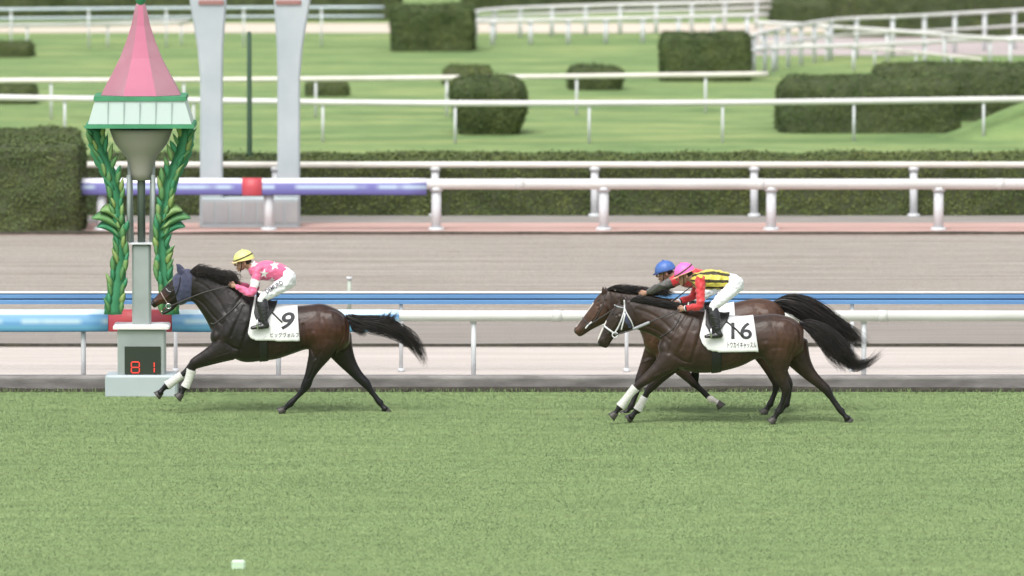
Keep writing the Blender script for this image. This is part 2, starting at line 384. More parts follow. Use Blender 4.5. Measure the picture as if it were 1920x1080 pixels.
# near white rail on the turf edge
Yw = YK+.62
zt, zb = at(0, 582, Yw).z, at(0, 603, Yw).z
t = empty('white_rail', (0, Yw, 0), label='long white turf rail behind the galloping horses, blue banner sleeve on its left end', cat='rail')
rail = mk('rail_tube', *hpipe(-15, 15, Yw, (zt+zb)/2, .075, (zt-zb)/2, 20), white_m, t)
posts(t, post_mesh('post', .035, (zt+zb)/2-.03, whitepost_m), [(at(888+366*k, 600, Yw).x, Yw+.03, 0) for k in range(-5, 6)])
zl = at(0, 621, Yw).z
mb = MB()
def banner(x0, x1, name, m, Y=Yw, zt=zt, zl=zl, parent=t, th=.10):
    a, b = at(x0, 600, Y).x, at(x1, 600, Y).x; P = []
    prof = [(-th, zl), (-th-.006, zl+.02), (-th-.008, (zl+zt)/2), (-th*.8, zt-.01), (-th*.3, zt+.012), (th*.3, zt+.012), (th*.8, zt-.01), (th, (zl+zt)/2), (th, zl)]
    R = []
    nx = max(2, int((b-a)/.3))
    for i in range(nx+1):
        x = a+(b-a)*i/nx; s = noise.noise(Vector((x*.8, zt, 3)))*.006
        R.append([(x, Y+p, q-s) for p, q in prof])
    return mk(name, *rings(R, True, True), m, parent)
banner(-400, 203, 'banner_sleeve', blue_sleeve_m); banner(204, 322, 'banner_sleeve', red_m); banner(323, 748, 'banner_sleeve', blue_sleeve_m)

for k in range(-4, 5):
    if k in (-3, -2): continue
    xj = at(1045+610*k, 600, Yw).x; mk('rail_joint', *hpipe(xj-.07, xj+.07, Yw, (zt+zb)/2, .079, (zt-zb)/2+.004, 20), mat('joint_white', (.62, .62, .60), .5), t)
# blue rail
Yb = gy(700)+.2
z0, z1 = at(0, 546.5, Yb).z, at(0, 571, Yb).z
t = empty('blue_rail', (0, Yb, 0), label='long blue double rail with white top edge along the dirt course', cat='rail')
h = z0-z1
mk('top_strip', *hpipe(-15, 15, Yb, z0-h*.08, .035, h*.10), white_m, t)
for k in range(2): mk('rail_board', *bbox((0, Yb, z0-h*(.34+.44*k)), (30, .05, h*.36), .02), bluerail_m, t, smooth=False)
mk('groove', *box((0, Yb+.01, z0-h*.56), (30, .03, h*.12)), bluedark_m, t, smooth=False)
posts(t, post_mesh('post', .028, z0-h*.3, whitepost_m), [(at(752+423*k, 600, Yb).x, Yb+.05, 0) for k in range(-4, 5)])

# the two rails on the far side of the dirt course
Yr = gy(432)
zt, zb = at(0, 335, Yr).z, at(0, 355, Yr).z
t = empty('white_rail', (0, Yr, 0), label='thick white rail across the far edge of the dirt course with a purple banner sleeve', cat='rail')
mk('rail_tube', *hpipe(-18, 18, Yr, (zt+zb)/2, .08, (zt-zb)/2, 20), white_m, t)
mk('rail_tube', *box((0, Yr+.03, (zt+zb)/2), (.01, .01, .01)), white_m, t) if False else None
posts(t, post_mesh('post', .085, (zt+zb)/2-.05, whitepost_m), [(at(1132+314*k, 400, Yr).x, Yr+.04, 0) for k in range(-6, 5)])
banner(128, 800, 'banner_sleeve', purple_sleeve_m, Yr, zt-.004, at(0, 365, Yr).z, t, .105)
banner(455, 492, 'banner_patch', red_m, Yr, zt+.004, at(0, 366, Yr).z, t, .115)
for k in range(-1, 5):
    xj = at(975+450*k, 400, Yr).x; mk('rail_joint', *hpipe(xj-.08, xj+.08, Yr, (zt+zb)/2, .084, (zt-zb)/2+.004, 20), mat('joint_white', (.62, .62, .60), .5), t)
Yq = gy(406); zt = at(0, 303, Yq).z
t = empty('cream_rail', (0, Yq, 0), label='slim cream rail right in front of the long low hedge', cat='rail')
mk('rail_tube', *hpipe(-18, 18, Yq, zt-.055, .05, .055, 16), cream_rail_m, t)
posts(t, post_mesh('post', .07, zt-.09, whitepost_m), [(at(1115+299*k, 400, Yq).x, Yq+.02, 0) for k in range(-6, 5)])

def sagged_rail(name, label, pts, hgt, r, m, spacing, phase=0, pr=.028, second=None, base_m=whitepost_m):
    """pts: photo pixels of the rail's top edge, at height hgt over the ground"""
    P = [gr(x, y, hgt) for x, y in pts]; c = P[len(P)//2]
    t = empty(name, (c.x, c.y, 0), label=label, cat='rail')
    for k, dz in enumerate([0]+([second] if second else [])):
        Q = [(p.x, p.y, hgt-r-dz) for p in P]
        mk('rail_tube', *tube(Q, [r*(1 if k == 0 else .8)]*len(Q), n=10, sub=6, side=(0, 0, 1), round_ends=False), m, t)
    S = catmull([(p.x, p.y, 0) for p in P], 12); L = [0]
    for a, b in zip(S, S[1:]): L.append(L[-1]+np.linalg.norm(b-a))
    me = post_mesh('post', pr, hgt-r, base_m, foot=False); q = phase; pp = []
    while q < L[-1]:
        pp.append((float(np.interp(q, L, [s[0] for s in S])), float(np.interp(q, L, [s[1] for s in S])), 0)); q += spacing
    posts(t, me, pp); return t
sagged_rail('white_rail', 'bright white rail crossing the whole infield lawn, in front of the rounded bush', [(-200, 174), (0, 177), (350, 182), (700, 187), (960, 188), (1300, 187), (1600, 184), (1920, 180), (2150, 178)], .85, .062, white_m, 2.62, .9)
sagged_rail('cream_rail', 'thinner cream rail higher on the lawn that ends beside the big clipped hedge', [(-200, 147), (0, 146), (350, 145), (700, 142), (1000, 139), (1250, 136), (1440, 134)], .85, .055, cream_rail_m, 2.7, .5)
bl = mat('bluish_white_rail', (.58, .66, .72), .4)
sagged_rail('blue_white_fence', 'pale bluish two-bar fence in front of dark hedge, top left', [(-150, 16), (0, 15), (400, 12), (720, 11)], .95, .032, bl, 1.8, .3, .025, second=.21)
sagged_rail('white_rail', 'short white rail at top left that ends behind the pink spire', [(-150, 45), (0, 43), (180, 41), (355, 36)], .6, .055, white_m, 1.9, .6)
sagged_rail('white_rail', 'white rail on stout posts along the cream path, between two box hedges', [(885, 36), (1050, 33), (1240, 29), (1440, 23)], .62, .05, white_m, .93, .5, .055)
sagged_rail('white_fence', 'two-bar white fence on close posts at the very top, right of the box hedge', [(880, 19), (960, 12), (1130, 6), (1300, 2), (1445, -3)], .75, .05, white_m, .93, .3, .05, second=.16)
sagged_rail('white_fence', 'two-bar white fence rising to the top right corner over dark hedge', [(1405, 63), (1480, 47), (1570, 33), (1700, 27), (1920, 15), (2100, 5)], .95, .042, white_m, 1.0, .4, .05, second=.36)
sagged_rail('white_rail', 'white rail crossing down to the right below the two-bar fence, top right', [(1415, 38), (1500, 42), (1600, 49), (1720, 57), (1830, 66), (1920, 69), (2100, 70)], .75, .05, white_m, 2.1, .2, .04)
sagged_rail('white_rail', 'white rail above the pale lawn edge, top right, nearest the big hedge', [(1410, 86), (1540, 83), (1680, 78), (1800, 72), (1920, 66)], .6, .045, white_m, 2.0, .5, .04)
sagged_rail('cream_rail', 'faint thin cream rail sloping down to the right above the big hedge', [(1420, 76), (1500, 80), (1680, 92), (1840, 109)], .4, .028, cream_rail_m, 1.6, .5)

# ------------------------------------------------------------------ hedges
def leaf_mat(name, a, b, c):
    m = bpy.data.materials.new(name); m.use_nodes = True; t = m.node_tree; s = t.nodes['Principled BSDF']
    s.inputs['Roughness'].default_value = .6; s.inputs['Specular IOR Level'].default_value = .2
    tc = t.nodes.new('ShaderNodeTexCoord'); col, _ = ramp_noise(t, tc.outputs['Object'], 2.2, [(.3, a), (.5, b), (.7, c)], detail=5, rough=.6)
    c2, _ = ramp_noise(t, tc.outputs['Object'], .7, [(.35, (.85, .92, .85)), (.65, (1.15, 1.08, .95))]); col = mixc(t, col, c2, 1.0, 'MULTIPLY')
    t.links.new(col, s.inputs['Base Color']); return m
hedge_m = leaf_mat('hedge_leaves', (.08, .108, .04), (.105, .138, .048), (.14, .17, .058))
hedge2_m = leaf_mat('dark_hedge_leaves', (.066, .094, .038), (.085, .118, .046), (.115, .148, .056))
core_m = mat('hedge_core', (.05, .062, .028), .9, col2=(.065, .08, .035), scale=20)
def hedge(label, xl, xr, ytop, ybase, depth, m=hedge_m, rnd=.12, taper=0.0, dens=1500, yb_depth=None, group=None, name='hedge', ls=.045):
    """clipped hedge: front face spans photo pixels xl..xr, ytop..ybase"""
    yf = gy(ybase); X0, X1 = at(xl, ybase, yf).x, at(xr, ybase, yf).x; H = at(0, ytop, yf).z
    Wd = X1-X0; cx = (X0+X1)/2; cy = yf+depth/2
    nx, ny, nz = max(4, int(Wd/.12)), max(4, int(depth/.15)), max(4, int(H/.1))
    def pt(u, v, ww):          # u,v,w in -1..1 cube -> hedge surface
        x, y, z = u*Wd/2, v*depth/2, (ww+1)/2*H
        r = min(rnd, Wd*.45, depth*.45, H*.45)
        qx, qy, qz = Wd/2-r, depth/2-r, H-r
        px_, py_ = max(-qx, min(qx, x)), max(-qy, min(qy, y)); pz_ = min(qz, z)
        dv = Vector((x-px_, y-py_, max(0, z-pz_)))
        if dv.length > r: dv = dv.normalized()*r
        p = Vector((px_, py_, pz_))+dv
        k = 1-taper*(1-p.z/H)**1.5; p.x *= k; p.y *= k
        nn = noise.noise(Vector((cx+p.x, cy+p.y, p.z))*1.3)*.08+noise.noise(Vector((cx+p.x, cy+p.y, p.z))*4)*.045
        out = Vector((p.x/(Wd/2), p.y/(depth/2), (p.z/H)*.8)); out = out.normalized() if out.length else out
        return Vector((cx, cy, 0))+p+out*nn
    mb = MB()
    def face(nu, nv, f):
        n0 = len(mb.V); mb.V += [tuple(f(-1+2*i/nu, -1+2*j/nv)) for j in range(nv+1) for i in range(nu+1)]
        for j in range(nv):
            for i in range(nu): mb.F.append((n0+j*(nu+1)+i, n0+j*(nu+1)+i+1, n0+(j+1)*(nu+1)+i+1, n0+(j+1)*(nu+1)+i)); mb.M.append(0)
    face(nx, nz, lambda a, b: pt(a, -1, b)); face(nx, nz, lambda a, b: pt(a, 1, b))
    face(ny, nz, lambda a, b: pt(-1, a, b)); face(ny, nz, lambda a, b: pt(1, a, b)); face(nx, ny, lambda a, b: pt(a, b, 1))
    V = np.array(mb.V); Fq = np.array(mb.F)
    A = V[Fq]; cen = A.mean(1); nrm = np.cross(A[:, 2]-A[:, 0], A[:, 3]-A[:, 1]); ar = np.linalg.norm(nrm, axis=1)/2; nrm /= (2*ar[:, None]+1e-9)
    out = cen-np.array((cx, cy, H*.4)); sg = np.sign((nrm*out).sum(1)); nrm *= sg[:, None]
    keep = nrm[:, 1] < .6; pr = ar*keep; n = int(min(120000, pr.sum()*dens*1.7)); pr /= pr.sum()
    idx = rng.choice(len(Fq), n, p=pr); u, v = rng.random(n), rng.random(n)
    P = (A[idx, 0]*((1-u)*(1-v))[:, None]+A[idx, 1]*(u*(1-v))[:, None]+A[idx, 2]*(u*v)[:, None]+A[idx, 3]*((1-u)*v)[:, None])+nrm[idx]*(rng.normal(.0, .02, n)+.05*(rng.random(n) > .985))[:, None]
    t1 = rng.normal(size=(n, 3))+nrm[idx]*.0; t1 /= np.linalg.norm(t1, axis=1)[:, None]
    N2 = nrm[idx]+rng.normal(0, .45, (n, 3)); t2 = np.cross(N2, t1); t2 /= (np.linalg.norm(t2, axis=1)[:, None]+1e-9); t1 = np.cross(t2, N2); t1 /= (np.linalg.norm(t1, axis=1)[:, None]+1e-9)
    sz = rng.uniform(.4, 1.1, n)[:, None]*ls*.85
    n0 = len(mb.V); Q = np.stack([P-t1*sz, P-t2*sz*.45, P+t1*sz, P+t2*sz*.45], 1).reshape(-1, 3)
    mb.V += Q.tolist(); mb.F += [(n0+4*i, n0+4*i+1, n0+4*i+2, n0+4*i+3) for i in range(n)]; mb.M += [1]*n
    o = mk(name, mb.V, mb.F, [core_m, m], smooth=False, fm=mb.M, org=(cx, cy, 0), label=label, cat='bush' if name == 'bush' else 'hedge')
    if group: o['group'] = group
    return o
hedge('long low clipped hedge running behind the two far rails', 560, 2150, 305, 404, 2.4, dens=900, rnd=.1)
hedge('tall dark hedge block at the left edge, behind the winning post', -250, 150, 272, 436, 2.0, hedge2_m, dens=1100, rnd=.15)
hedge('dark low hedge strip seen above the tall hedge at the left edge', -250, 148, 245, 300, .9, hedge2_m, dens=1000)
hedge('low hedge between the winning post and the two grey pillars', 160, 556, 300, 404, 1.7, hedge2_m, dens=900, rnd=.1)
hedge('square clipped bush standing alone at the top, left of the white fence', 735, 886, 14, 97, 1.3, hedge2_m, dens=1700, name='bush', ls=.05)
hedge('rounded bush crossed by the bright white rail, mid lawn', 842, 990, 146, 255, 1.5, hedge2_m, rnd=.4, taper=.30, dens=1700, name='bush')
hedge('square clipped bush just left of the end of the cream rail', 1241, 1405, 68, 153, 1.5, hedge2_m, dens=1700, name='bush', ls=.05)
hedge('small low bush behind the cream rail, right of the rounded bush', 1064, 1172, 128, 170, 1.0, hedge2_m, rnd=.25, taper=.2, dens=1500, name='bush')
hedge('small low bush just right of the grey pillars', 572, 653, 155, 181, 1.0, hedge2_m, rnd=.2, dens=1500, name='bush')
hedge('small dark bush at the left edge above the cream rail', -60, 58, 82, 108, 1.0, hedge2_m, rnd=.2, dens=1500, name='bush')
hedge('small dark bush at the left edge between cream and white rails', -60, 64, 160, 196, 1.0, hedge2_m, rnd=.2, dens=1500, name='bush')
hedge('small brown-topped bush directly behind the rounded bush', 832, 922, 126, 160, 1.0, hedge_m, rnd=.25, dens=1500, name='bush')
hedge('big clipped hedge with pale top, nearest block at the right', 1462, 1800, 148, 250, 1.8, hedge2_m, rnd=.3, dens=1100)
hedge('big dark hedge running out of the picture behind the clipped block', 1640, 2200, 125, 228, 1.5, hedge2_m, rnd=.2, dens=900)
hedge('far hedge block at the top right below the picture edge', 1445, 1720, 2, 42, 2.2, hedge2_m, dens=800)
hedge('distant dark hedge behind the bluish fence, top left', -200, 750, -60, 38, 2.0, hedge2_m, dens=500, ls=.06)
hedge('distant dark hedge behind the two-bar white fence, top centre', 870, 1440, -70, 22, 2.0, hedge2_m, dens=500, ls=.06)
hedge('distant dark hedge behind the rising fence, top right corner', 1560, 2200, -60, 70, 1.2, hedge2_m, dens=500, ls=.06)
# grassy mound at the right edge
V, F = [], []; yf = gy(265); mx = at(1990, 262, yf).x; nn = 30
for j in range(nn+1):
    for i in range(nn+1):
        a, b = -1+2*i/nn, -1+2*j/nn; r = min(1, math.hypot(a, b)); z = .78*(math.cos(r*math.pi)*.5+.5)**.8
        V.append((mx+a*2.6, yf+1.3+b*1.3, z-.01+.02*noise.noise(Vector((a*5, b*5, 0)))))
for j in range(nn):
    for i in range(nn): F.append((j*(nn+1)+i, j*(nn+1)+i+1, (j+1)*(nn+1)+i+1, (j+1)*(nn+1)+i))
mk('hill', V, F, lawn_m, kind='structure')
blades('grass', 26000, mx-2.3, mx+2.0, yf+.05, yf+.9, .05, .09, .02, blade_m, 9) if False else None

# ------------------------------------------------------------------ winning post
Yp = gy(744)+.1
def pz(py): return at(0, py, Yp).z
def pxx(px): return at(px, 500, Yp).x
cx = pxx(264)
wp = empty('winning_post', (cx, Yp, 0), label='green winning post with a pink spire over a white sign box', cat='winning post')
mk('plinth', *bbox((cx, Yp+.25, pz(703)/2), (1.0, .62, pz(703)), .03), palegrey_m, wp, smooth=False)
z0, z1 = pz(703)+.002, pz(618)
mb = MB(); hb = .66
mb.add(*bbox((cx, Yp+.27, (z0+z1)/2), (hb, .46, z1-z0), .02))
hs_ = mb.build('display_cabinet', postgrey_m, wp, smooth=False)
mk('cabinet_cap', *bbox((cx, Yp+.27, z1+.03), (hb+.12, .56, .055), .02), mat('cap_white', (.72, .70, .70), .5), wp, smooth=False)
yd = Yp+.04-.004
dpz = (pz(650)+pz(702))/2; dph = pz(650)-pz(702)
disp = mk('display_panel', *bbox((cx+.02, yd-.006, dpz), (.50, .02, dph), .004), black_m, wp, smooth=False)
def seg(cx_, cz_, wdt, hgt, on, th=.016):
    mb = MB(); y = yd-.022
    S = {'a': (0, hgt/2, 1), 'g': (0, 0, 1), 'd': (0, -hgt/2, 1), 'f': (-wdt/2, hgt/4, 0), 'b': (wdt/2, hgt/4, 0), 'e': (-wdt/2, -hgt/4, 0), 'c': (wdt/2, -hgt/4, 0)}
    for k in on:
        x, z, hor = S[k]; mb.add(*box((cx_+x, y, cz_+z), ((wdt-th) if hor else th, .008, th if hor else hgt/2-th)))
    return mb.build('digit', led_m, disp, smooth=False)
seg(pxx(253), pz(689), .11, .15, 'abcdefg', .014); seg(pxx(281), pz(689), .11, .15, 'bc', .014)
# column
mk('column', *bbox((cx, Yp+.27, (pz(612)+pz(460))/2), (.26, .22, pz(460)-pz(612)), .03), postgrey_m, wp, smooth=False)
mk('column_cap', *bbox((cx, Yp+.27, pz(460)+.012), (.34, .30, .022), .008), whitepost_m, wp, smooth=False)
mk('pole', *tube([(cx, Yp+.27, pz(460)), (cx, Yp+.27, pz(238))], [.055, .055], n=14, sub=1, round_ends=False), mat('dark_pole', (.10, .13, .11), .5), wp)
for dx in (-.14, .14): mk('pole', *tube([(cx+dx, Yp+.30, pz(460)), (cx+dx*1.2, Yp+.30, pz(240))], [.035, .035], n=12, sub=1, round_ends=False), postgrey_m, wp)
mk('collar', *tube([(cx, Yp+.27, pz(340)), (cx, Yp+.27, pz(300)), (cx, Yp+.27, pz(272)), (cx, Yp+.27, pz(244))], [.13, .20, .36, .44], [.12, .18, .30, .36], n=24, sub=3, round_ends=False), mat('collar_beige', (.30, .29, .25), .6), wp)
for dx in (-.17, .17): mk('light_pole', *tube([(cx+dx, Yp+.16, pz(455)), (cx+dx, Yp+.16, pz(330))], [.030, .030], n=10, sub=1, round_ends=False), postgrey_m, wp)
# green side blades: goblet above, leafy stem below
outer = [(244, 101), (275, 99), (300, 92), (325, 79), (350, 68), (400, 58), (440, 53), (480, 55), (520, 60), (560, 68), (592, 72)]
inner = [(244, 72), (275, 68), (300, 60), (325, 48), (350, 40), (400, 33), (440, 29), (480, 29), (520, 30), (560, 34), (592, 38)]
for sd_ in (-1, 1):
    S1, S2 = catmull(outer, 4), catmull(inner, 4); R = []
    for (ya, ra_), (yb, rb_) in zip(S1, S2):
        wob = .012*math.sin(ya*.35); xo, xi = cx+sd_*(ra_/137.0+wob), cx+sd_*rb_/137.0; z = pz(ya)
        R.append([(xi, Yp+.20, z), ((xo+xi)/2, Yp+.12, z), (xo, Yp+.22, z), (xo, Yp+.30, z), ((xo+xi)/2, Yp+.38, z), (xi, Yp+.32, z)])
    mk('side_blade', *rings(R), green_m, wp)
    k = 0; rl = random.Random(40+sd_)
    for py in np.arange(588, 250, -15):
        ro = float(np.interp(py, [o_[0] for o_ in outer], [o_[1] for o_ in outer])); ri = float(np.interp(py, [o_[0] for o_ in inner], [o_[1] for o_ in inner]))
        for q_, (rr, yy_) in enumerate(((ri+3, Yp+.10), (ro-8, Yp+.14))):
            L_ = rl.uniform(.16, .27); lean = (rl.uniform(.0, .12) if py > 340 else rl.uniform(.05, .16))*(1 if q_ else -.45); rr += rl.uniform(-4, 4); R = []; wl_ = rl.uniform(.028, .045)
            for q in np.linspace(0, 1, 7):
                wd = wl_*math.sin(math.pi*(.06+.93*q))+.001; c0 = Vector((cx+sd_*(rr/137.0+lean*q*q), yy_-.025*math.sin(q*3), pz(py)+L_*q))
                R.append([c0-Vector((wd, 0, 0)), c0-Vector((0, .007, 0)), c0+Vector((wd, 0, 0)), c0+Vector((0, .006, 0))])
            mk('leaf', *rings(R), (leafgreen_m, green_m, olive_m, leafgreen_m, green_m, leafgreen_m, yellowgreen_m)[(k*3+q_*2) % 7], wp); k += 1
    for dy_, L_, m_ in ((0, .42, leafgreen_m), (16, .34, green_m), (-14, .30, olive_m)):      # broad leaves curling out half way up
        R = []
        for q in np.linspace(0, 1, 9):
            wd = .075*math.sin(math.pi*(.12+.87*q))**.8+.003; c0 = Vector((cx+sd_*(.27+L_*q), Yp+.15, pz(428+dy_)+.16*math.sin(q*2.2)))
            R.append([c0+Vector((0, -.05, -wd)), c0+Vector((0, -.02, 0)), c0+Vector((0, .05, wd)), c0+Vector((0, 0, -.01))])
        mk('leaf', *rings(R), m_, wp)
# sign box
zc, zh = (pz(238)+pz(181))/2, pz(181)-pz(238)
def frust(zA, wA, zB, wB, dA, dB): 
    V = []
    for z, w_, d_ in ((zA, wA, dA), (zB, wB, dB)): V += [(cx-w_, Yp+.27-d_, z), (cx+w_, Yp+.27-d_, z), (cx+w_, Yp+.27+d_, z), (cx-w_, Yp+.27+d_, z)]
    return V, [(0,1,5,4),(1,2,6,5),(2,3,7,6),(3,0,4,7),(4,5,6,7),(3,2,1,0)]
mk('sign_box', *frust(pz(231), .715, pz(188), .62, .47, .44), signwhite_m, wp, smooth=False)
mk('sign_border', *frust(pz(239), .76, pz(231.3), .745, .50, .49), green_m, wp, smooth=False)
mk('sign_border', *frust(pz(187.7), .64, pz(180), .635, .46, .45), green_m, wp, smooth=False)
for i in range(1, 6):
    x = cx-.66+1.32*i/6; mk('seam', *box((x, Yp+.27-.458, (pz(231)+pz(188))/2), (.012, .035, (pz(188)-pz(231))*.96)), signseam_m, wp, smooth=False)
# spire: concave eight sided
prof = [(179.5, 84), (165, 76), (140, 61), (110, 44), (80, 31), (50, 20), (20, 13), (8, 9)]
R = []
for py, r in prof:
    rr = r/137.0*.93; ring = []
    for k in range(8):
        a = math.pi/8+k*math.pi/4; ring.append((cx+math.cos(a)*rr*1.04, Yp+.27+math.sin(a)*rr*.7, pz(py)))
    R.append(ring)
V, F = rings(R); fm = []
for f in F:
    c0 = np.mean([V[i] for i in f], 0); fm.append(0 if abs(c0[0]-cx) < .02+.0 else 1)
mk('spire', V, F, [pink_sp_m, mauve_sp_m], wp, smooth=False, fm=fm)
mk('finial', *tube([(cx, Yp+.27, pz(10)), (cx, Yp+.27, pz(-6)), (cx, Yp+.27, pz(-30)), (cx, Yp+.27, pz(-60))], [.05, .09, .06, .01], n=12), green_m, wp)

# ------------------------------------------------------------------ gantry with two grey pillars
Yg = gy(426)
gt = empty('gantry', (at(468, 430, Yg).x, Yg, 0), label='two tall pale grey pillars on a grey panelled base behind the far rail', cat='gantry')
for c0, s in ((396, -1), (541, 1)):
    R = []
    for py, wl, wr in ((434, 22, 22), (300, 21, 21), (150, 21, 21), (90, 26, 22), (30, 36, 26), (-30, 46, 30), (-90, 50, 34)):
        l_, r_ = (wl, wr) if s < 0 else (wr, wl)
        a, b, z = at(c0-l_, py, Yg).x, at(c0+r_, py, Yg).x, max(0, at(c0, py, Yg).z); e = .03
        R.append([(a+e, Yg, z), (b-e, Yg, z), (b, Yg+e, z), (b, Yg+.3, z), (a, Yg+.3, z), (a, Yg+e, z)])
    mk('pillar', *rings(R), palegrey_m, gt, smooth=False)
    mk('pillar_band', *bbox((at(c0, 0, Yg).x, Yg+.15, at(0, 4, Yg).z), (.44, .36, .08), .02), mat('brown_red', (.30, .16, .14), .5), gt, smooth=False)
a, b = at(378, 400, Yg).x, at(560, 400, Yg).x; zz = at(0, -90, Yg).z
mk('beam', *bbox(((a+b)/2, Yg+.15, zz+.12), (b-a+.5, .36, .24), .02), palegrey_m, gt, smooth=False)
zz = at(0, 372, Yg-.1).z
bs = mk('base', *bbox(((a+b)/2, Yg+.18, zz/2), (b-a, .5, zz), .02), palegrey_m, gt, smooth=False)
n = 7
for i in range(n): mk('panel', *bbox((a+(b-a)*(i+.5)/n, Yg-.075, zz*.52), ((b-a)/n-.03, .012, zz*.72), .004), grey_panel_m, bs, smooth=False)
pl = empty('flag_pole', (at(468, 340, gy(398)).x, gy(398), 0), label='thin dark green pole standing between the two grey pillars', cat='pole')
mk('pole', *tube([(at(468, 340, gy(398)).x, gy(398), 0), (at(468, 340, gy(398)).x, gy(398), at(0, 62, gy(398)).z)], [.05, .04], n=12, sub=1), darkpole_m, pl)
mk('pole_base', *tube([(at(468, 340, gy(398)).x, gy(398), 0), (at(468, 340, gy(398)).x, gy(398), .12)], [.12, .10], n=12, sub=1, round_ends=False), grey_panel_m, pl)
# small post with a pale cap in the dirt, small turf marker
y_ = gy(585); mk_ = empty('marker_post', (at(655, 580, y_).x, y_, 0), label='short pale marker post on the dirt course right of the pink jockey', cat='marker post')
mk('shaft', *tube([(at(655, 580, y_).x, y_, -.02), (at(655, 580, y_).x, y_, at(0, 524, y_).z)], [.03, .03], n=12, sub=1, round_ends=False), mat('pale_green', (.42, .47, .40), .6), mk_)
mk('cap', *tube([(at(655, 580, y_).x, y_, at(0, 524, y_).z), (at(655, 580, y_).x, y_, at(0, 519, y_).z)], [.045, .045], n=12, sub=1, round_ends=False), whitepost_m, mk_)
p = gr(447, 1066); mk('turf_marker', *bbox((p.x, p.y, .05), (.16, .09, .10), .02), mat('mint_white', (.52, .66, .50), .5), smooth=False, org=(p.x, p.y, 0), label='small pale mint marker block lying in the turf near the lower edge', cat='marker')

# ------------------------------------------------------------------ horses
def coat_mat(name, body, rust, points, rough=.33):
    m = bpy.data.materials.new(name); m.use_nodes = True; t = m.node_tree; b = t.nodes['Principled BSDF']
    tc = t.nodes.new('ShaderNodeTexCoord')
    c, _ = ramp_noise(t, tc.outputs['Object'], 2.6, [(.3, body), (.7, tuple(x*1.35 for x in body))], detail=4)
    def attr(n):
        a = t.nodes.new('ShaderNodeAttribute'); a.attribute_name = n; return a.outputs['Fac']
    c = mixc(t, c, (*rust, 1), attr('rust')); c = mixc(t, c, (*points, 1), attr('points')); c = mixc(t, c, (.66, .62, .57, 1), attr('white'))
    f, _ = ramp_noise(t, tc.outputs['Object'], 14, [(.3, G(.74)), (.7, G(1.18))]); c = mixc(t, c, f, 1.0, 'MULTIPLY')
    t.links.new(c, b.inputs['Base Color']); b.inputs['Roughness'].default_value = rough; b.inputs['Specular IOR Level'].default_value = .36
    # veins and muscle relief plus fine hair
    n1 = t.nodes.new('ShaderNodeTexNoise'); n1.inputs['Scale'].default_value = 5.5; n1.inputs['Detail'].default_value = 3; n1.inputs['Distortion'].default_value = .8; t.links.new(tc.outputs['Object'], n1.inputs['Vector'])
    u1 = t.nodes.new('ShaderNodeBump'); u1.inputs['Strength'].default_value = .28; u1.inputs['Distance'].default_value = .035; t.links.new(n1.outputs[0], u1.inputs['Height'])
    mp = t.nodes.new('ShaderNodeMapping'); mp.inputs['Scale'].default_value = (1, 1, 3); t.links.new(tc.outputs['Object'], mp.inputs[0])
    n2 = t.nodes.new('ShaderNodeTexNoise'); n2.inputs['Scale'].default_value = 90; n2.inputs['Detail'].default_value = 3; t.links.new(mp.outputs[0], n2.inputs['Vector'])
    u2 = t.nodes.new('ShaderNodeBump'); u2.inputs['Strength'].default_value = .35; u2.inputs['Distance'].default_value = .004; t.links.new(n2.outputs[0], u2.inputs['Height']); t.links.new(u1.outputs[0], u2.inputs['Normal'])
    t.links.new(u2.outputs[0], b.inputs['Normal']); return m
hair_m = mat('black_hair', (.012, .011, .011), .45, col2=(.025, .02, .018), scale=8, spec=.4)
hoof_m = mat('hoof', (.05, .045, .04), .5); eye_m = mat('eye_dark', (.01, .008, .006), .08, coat=1)
bandage_m = mat('white_bandage', (.66, .66, .63), .8, col2=(.56, .56, .52), scale=20, stretch=(1, 1, 4), bump=.5)
blacklea_m = mat('black_leather', (.010, .010, .011), .45, bump=.15, bscale=60)
hood_m = mat('navy_hood', (.022, .026, .062), .7, col2=(.045, .05, .10), scale=14, bump=.4, sheen=.3)
whitelea_m = mat('white_strap', (.62, .62, .64), .5); greystrap_m = mat('grey_strap', (.30, .31, .33), .6); metal_m = mat('bit_steel', (.6, .6, .6), .25, metal=1)
tan_m = mat('dark_rein', (.05, .045, .045), .6); palestrap_m = mat('pale_strap', (.35, .28, .25), .6)
cloth_m = mat('number_cloth', (.78, .78, .77), .8, col2=(.72, .72, .72), scale=5, bump=.6, bscale=9)
ink_m = mat('black_print', (.03, .03, .035), .7)
mouth_m = mat('mouth_dark', (.10, .03, .03), .5); tooth_m = mat('teeth', (.6, .55, .42), .4)

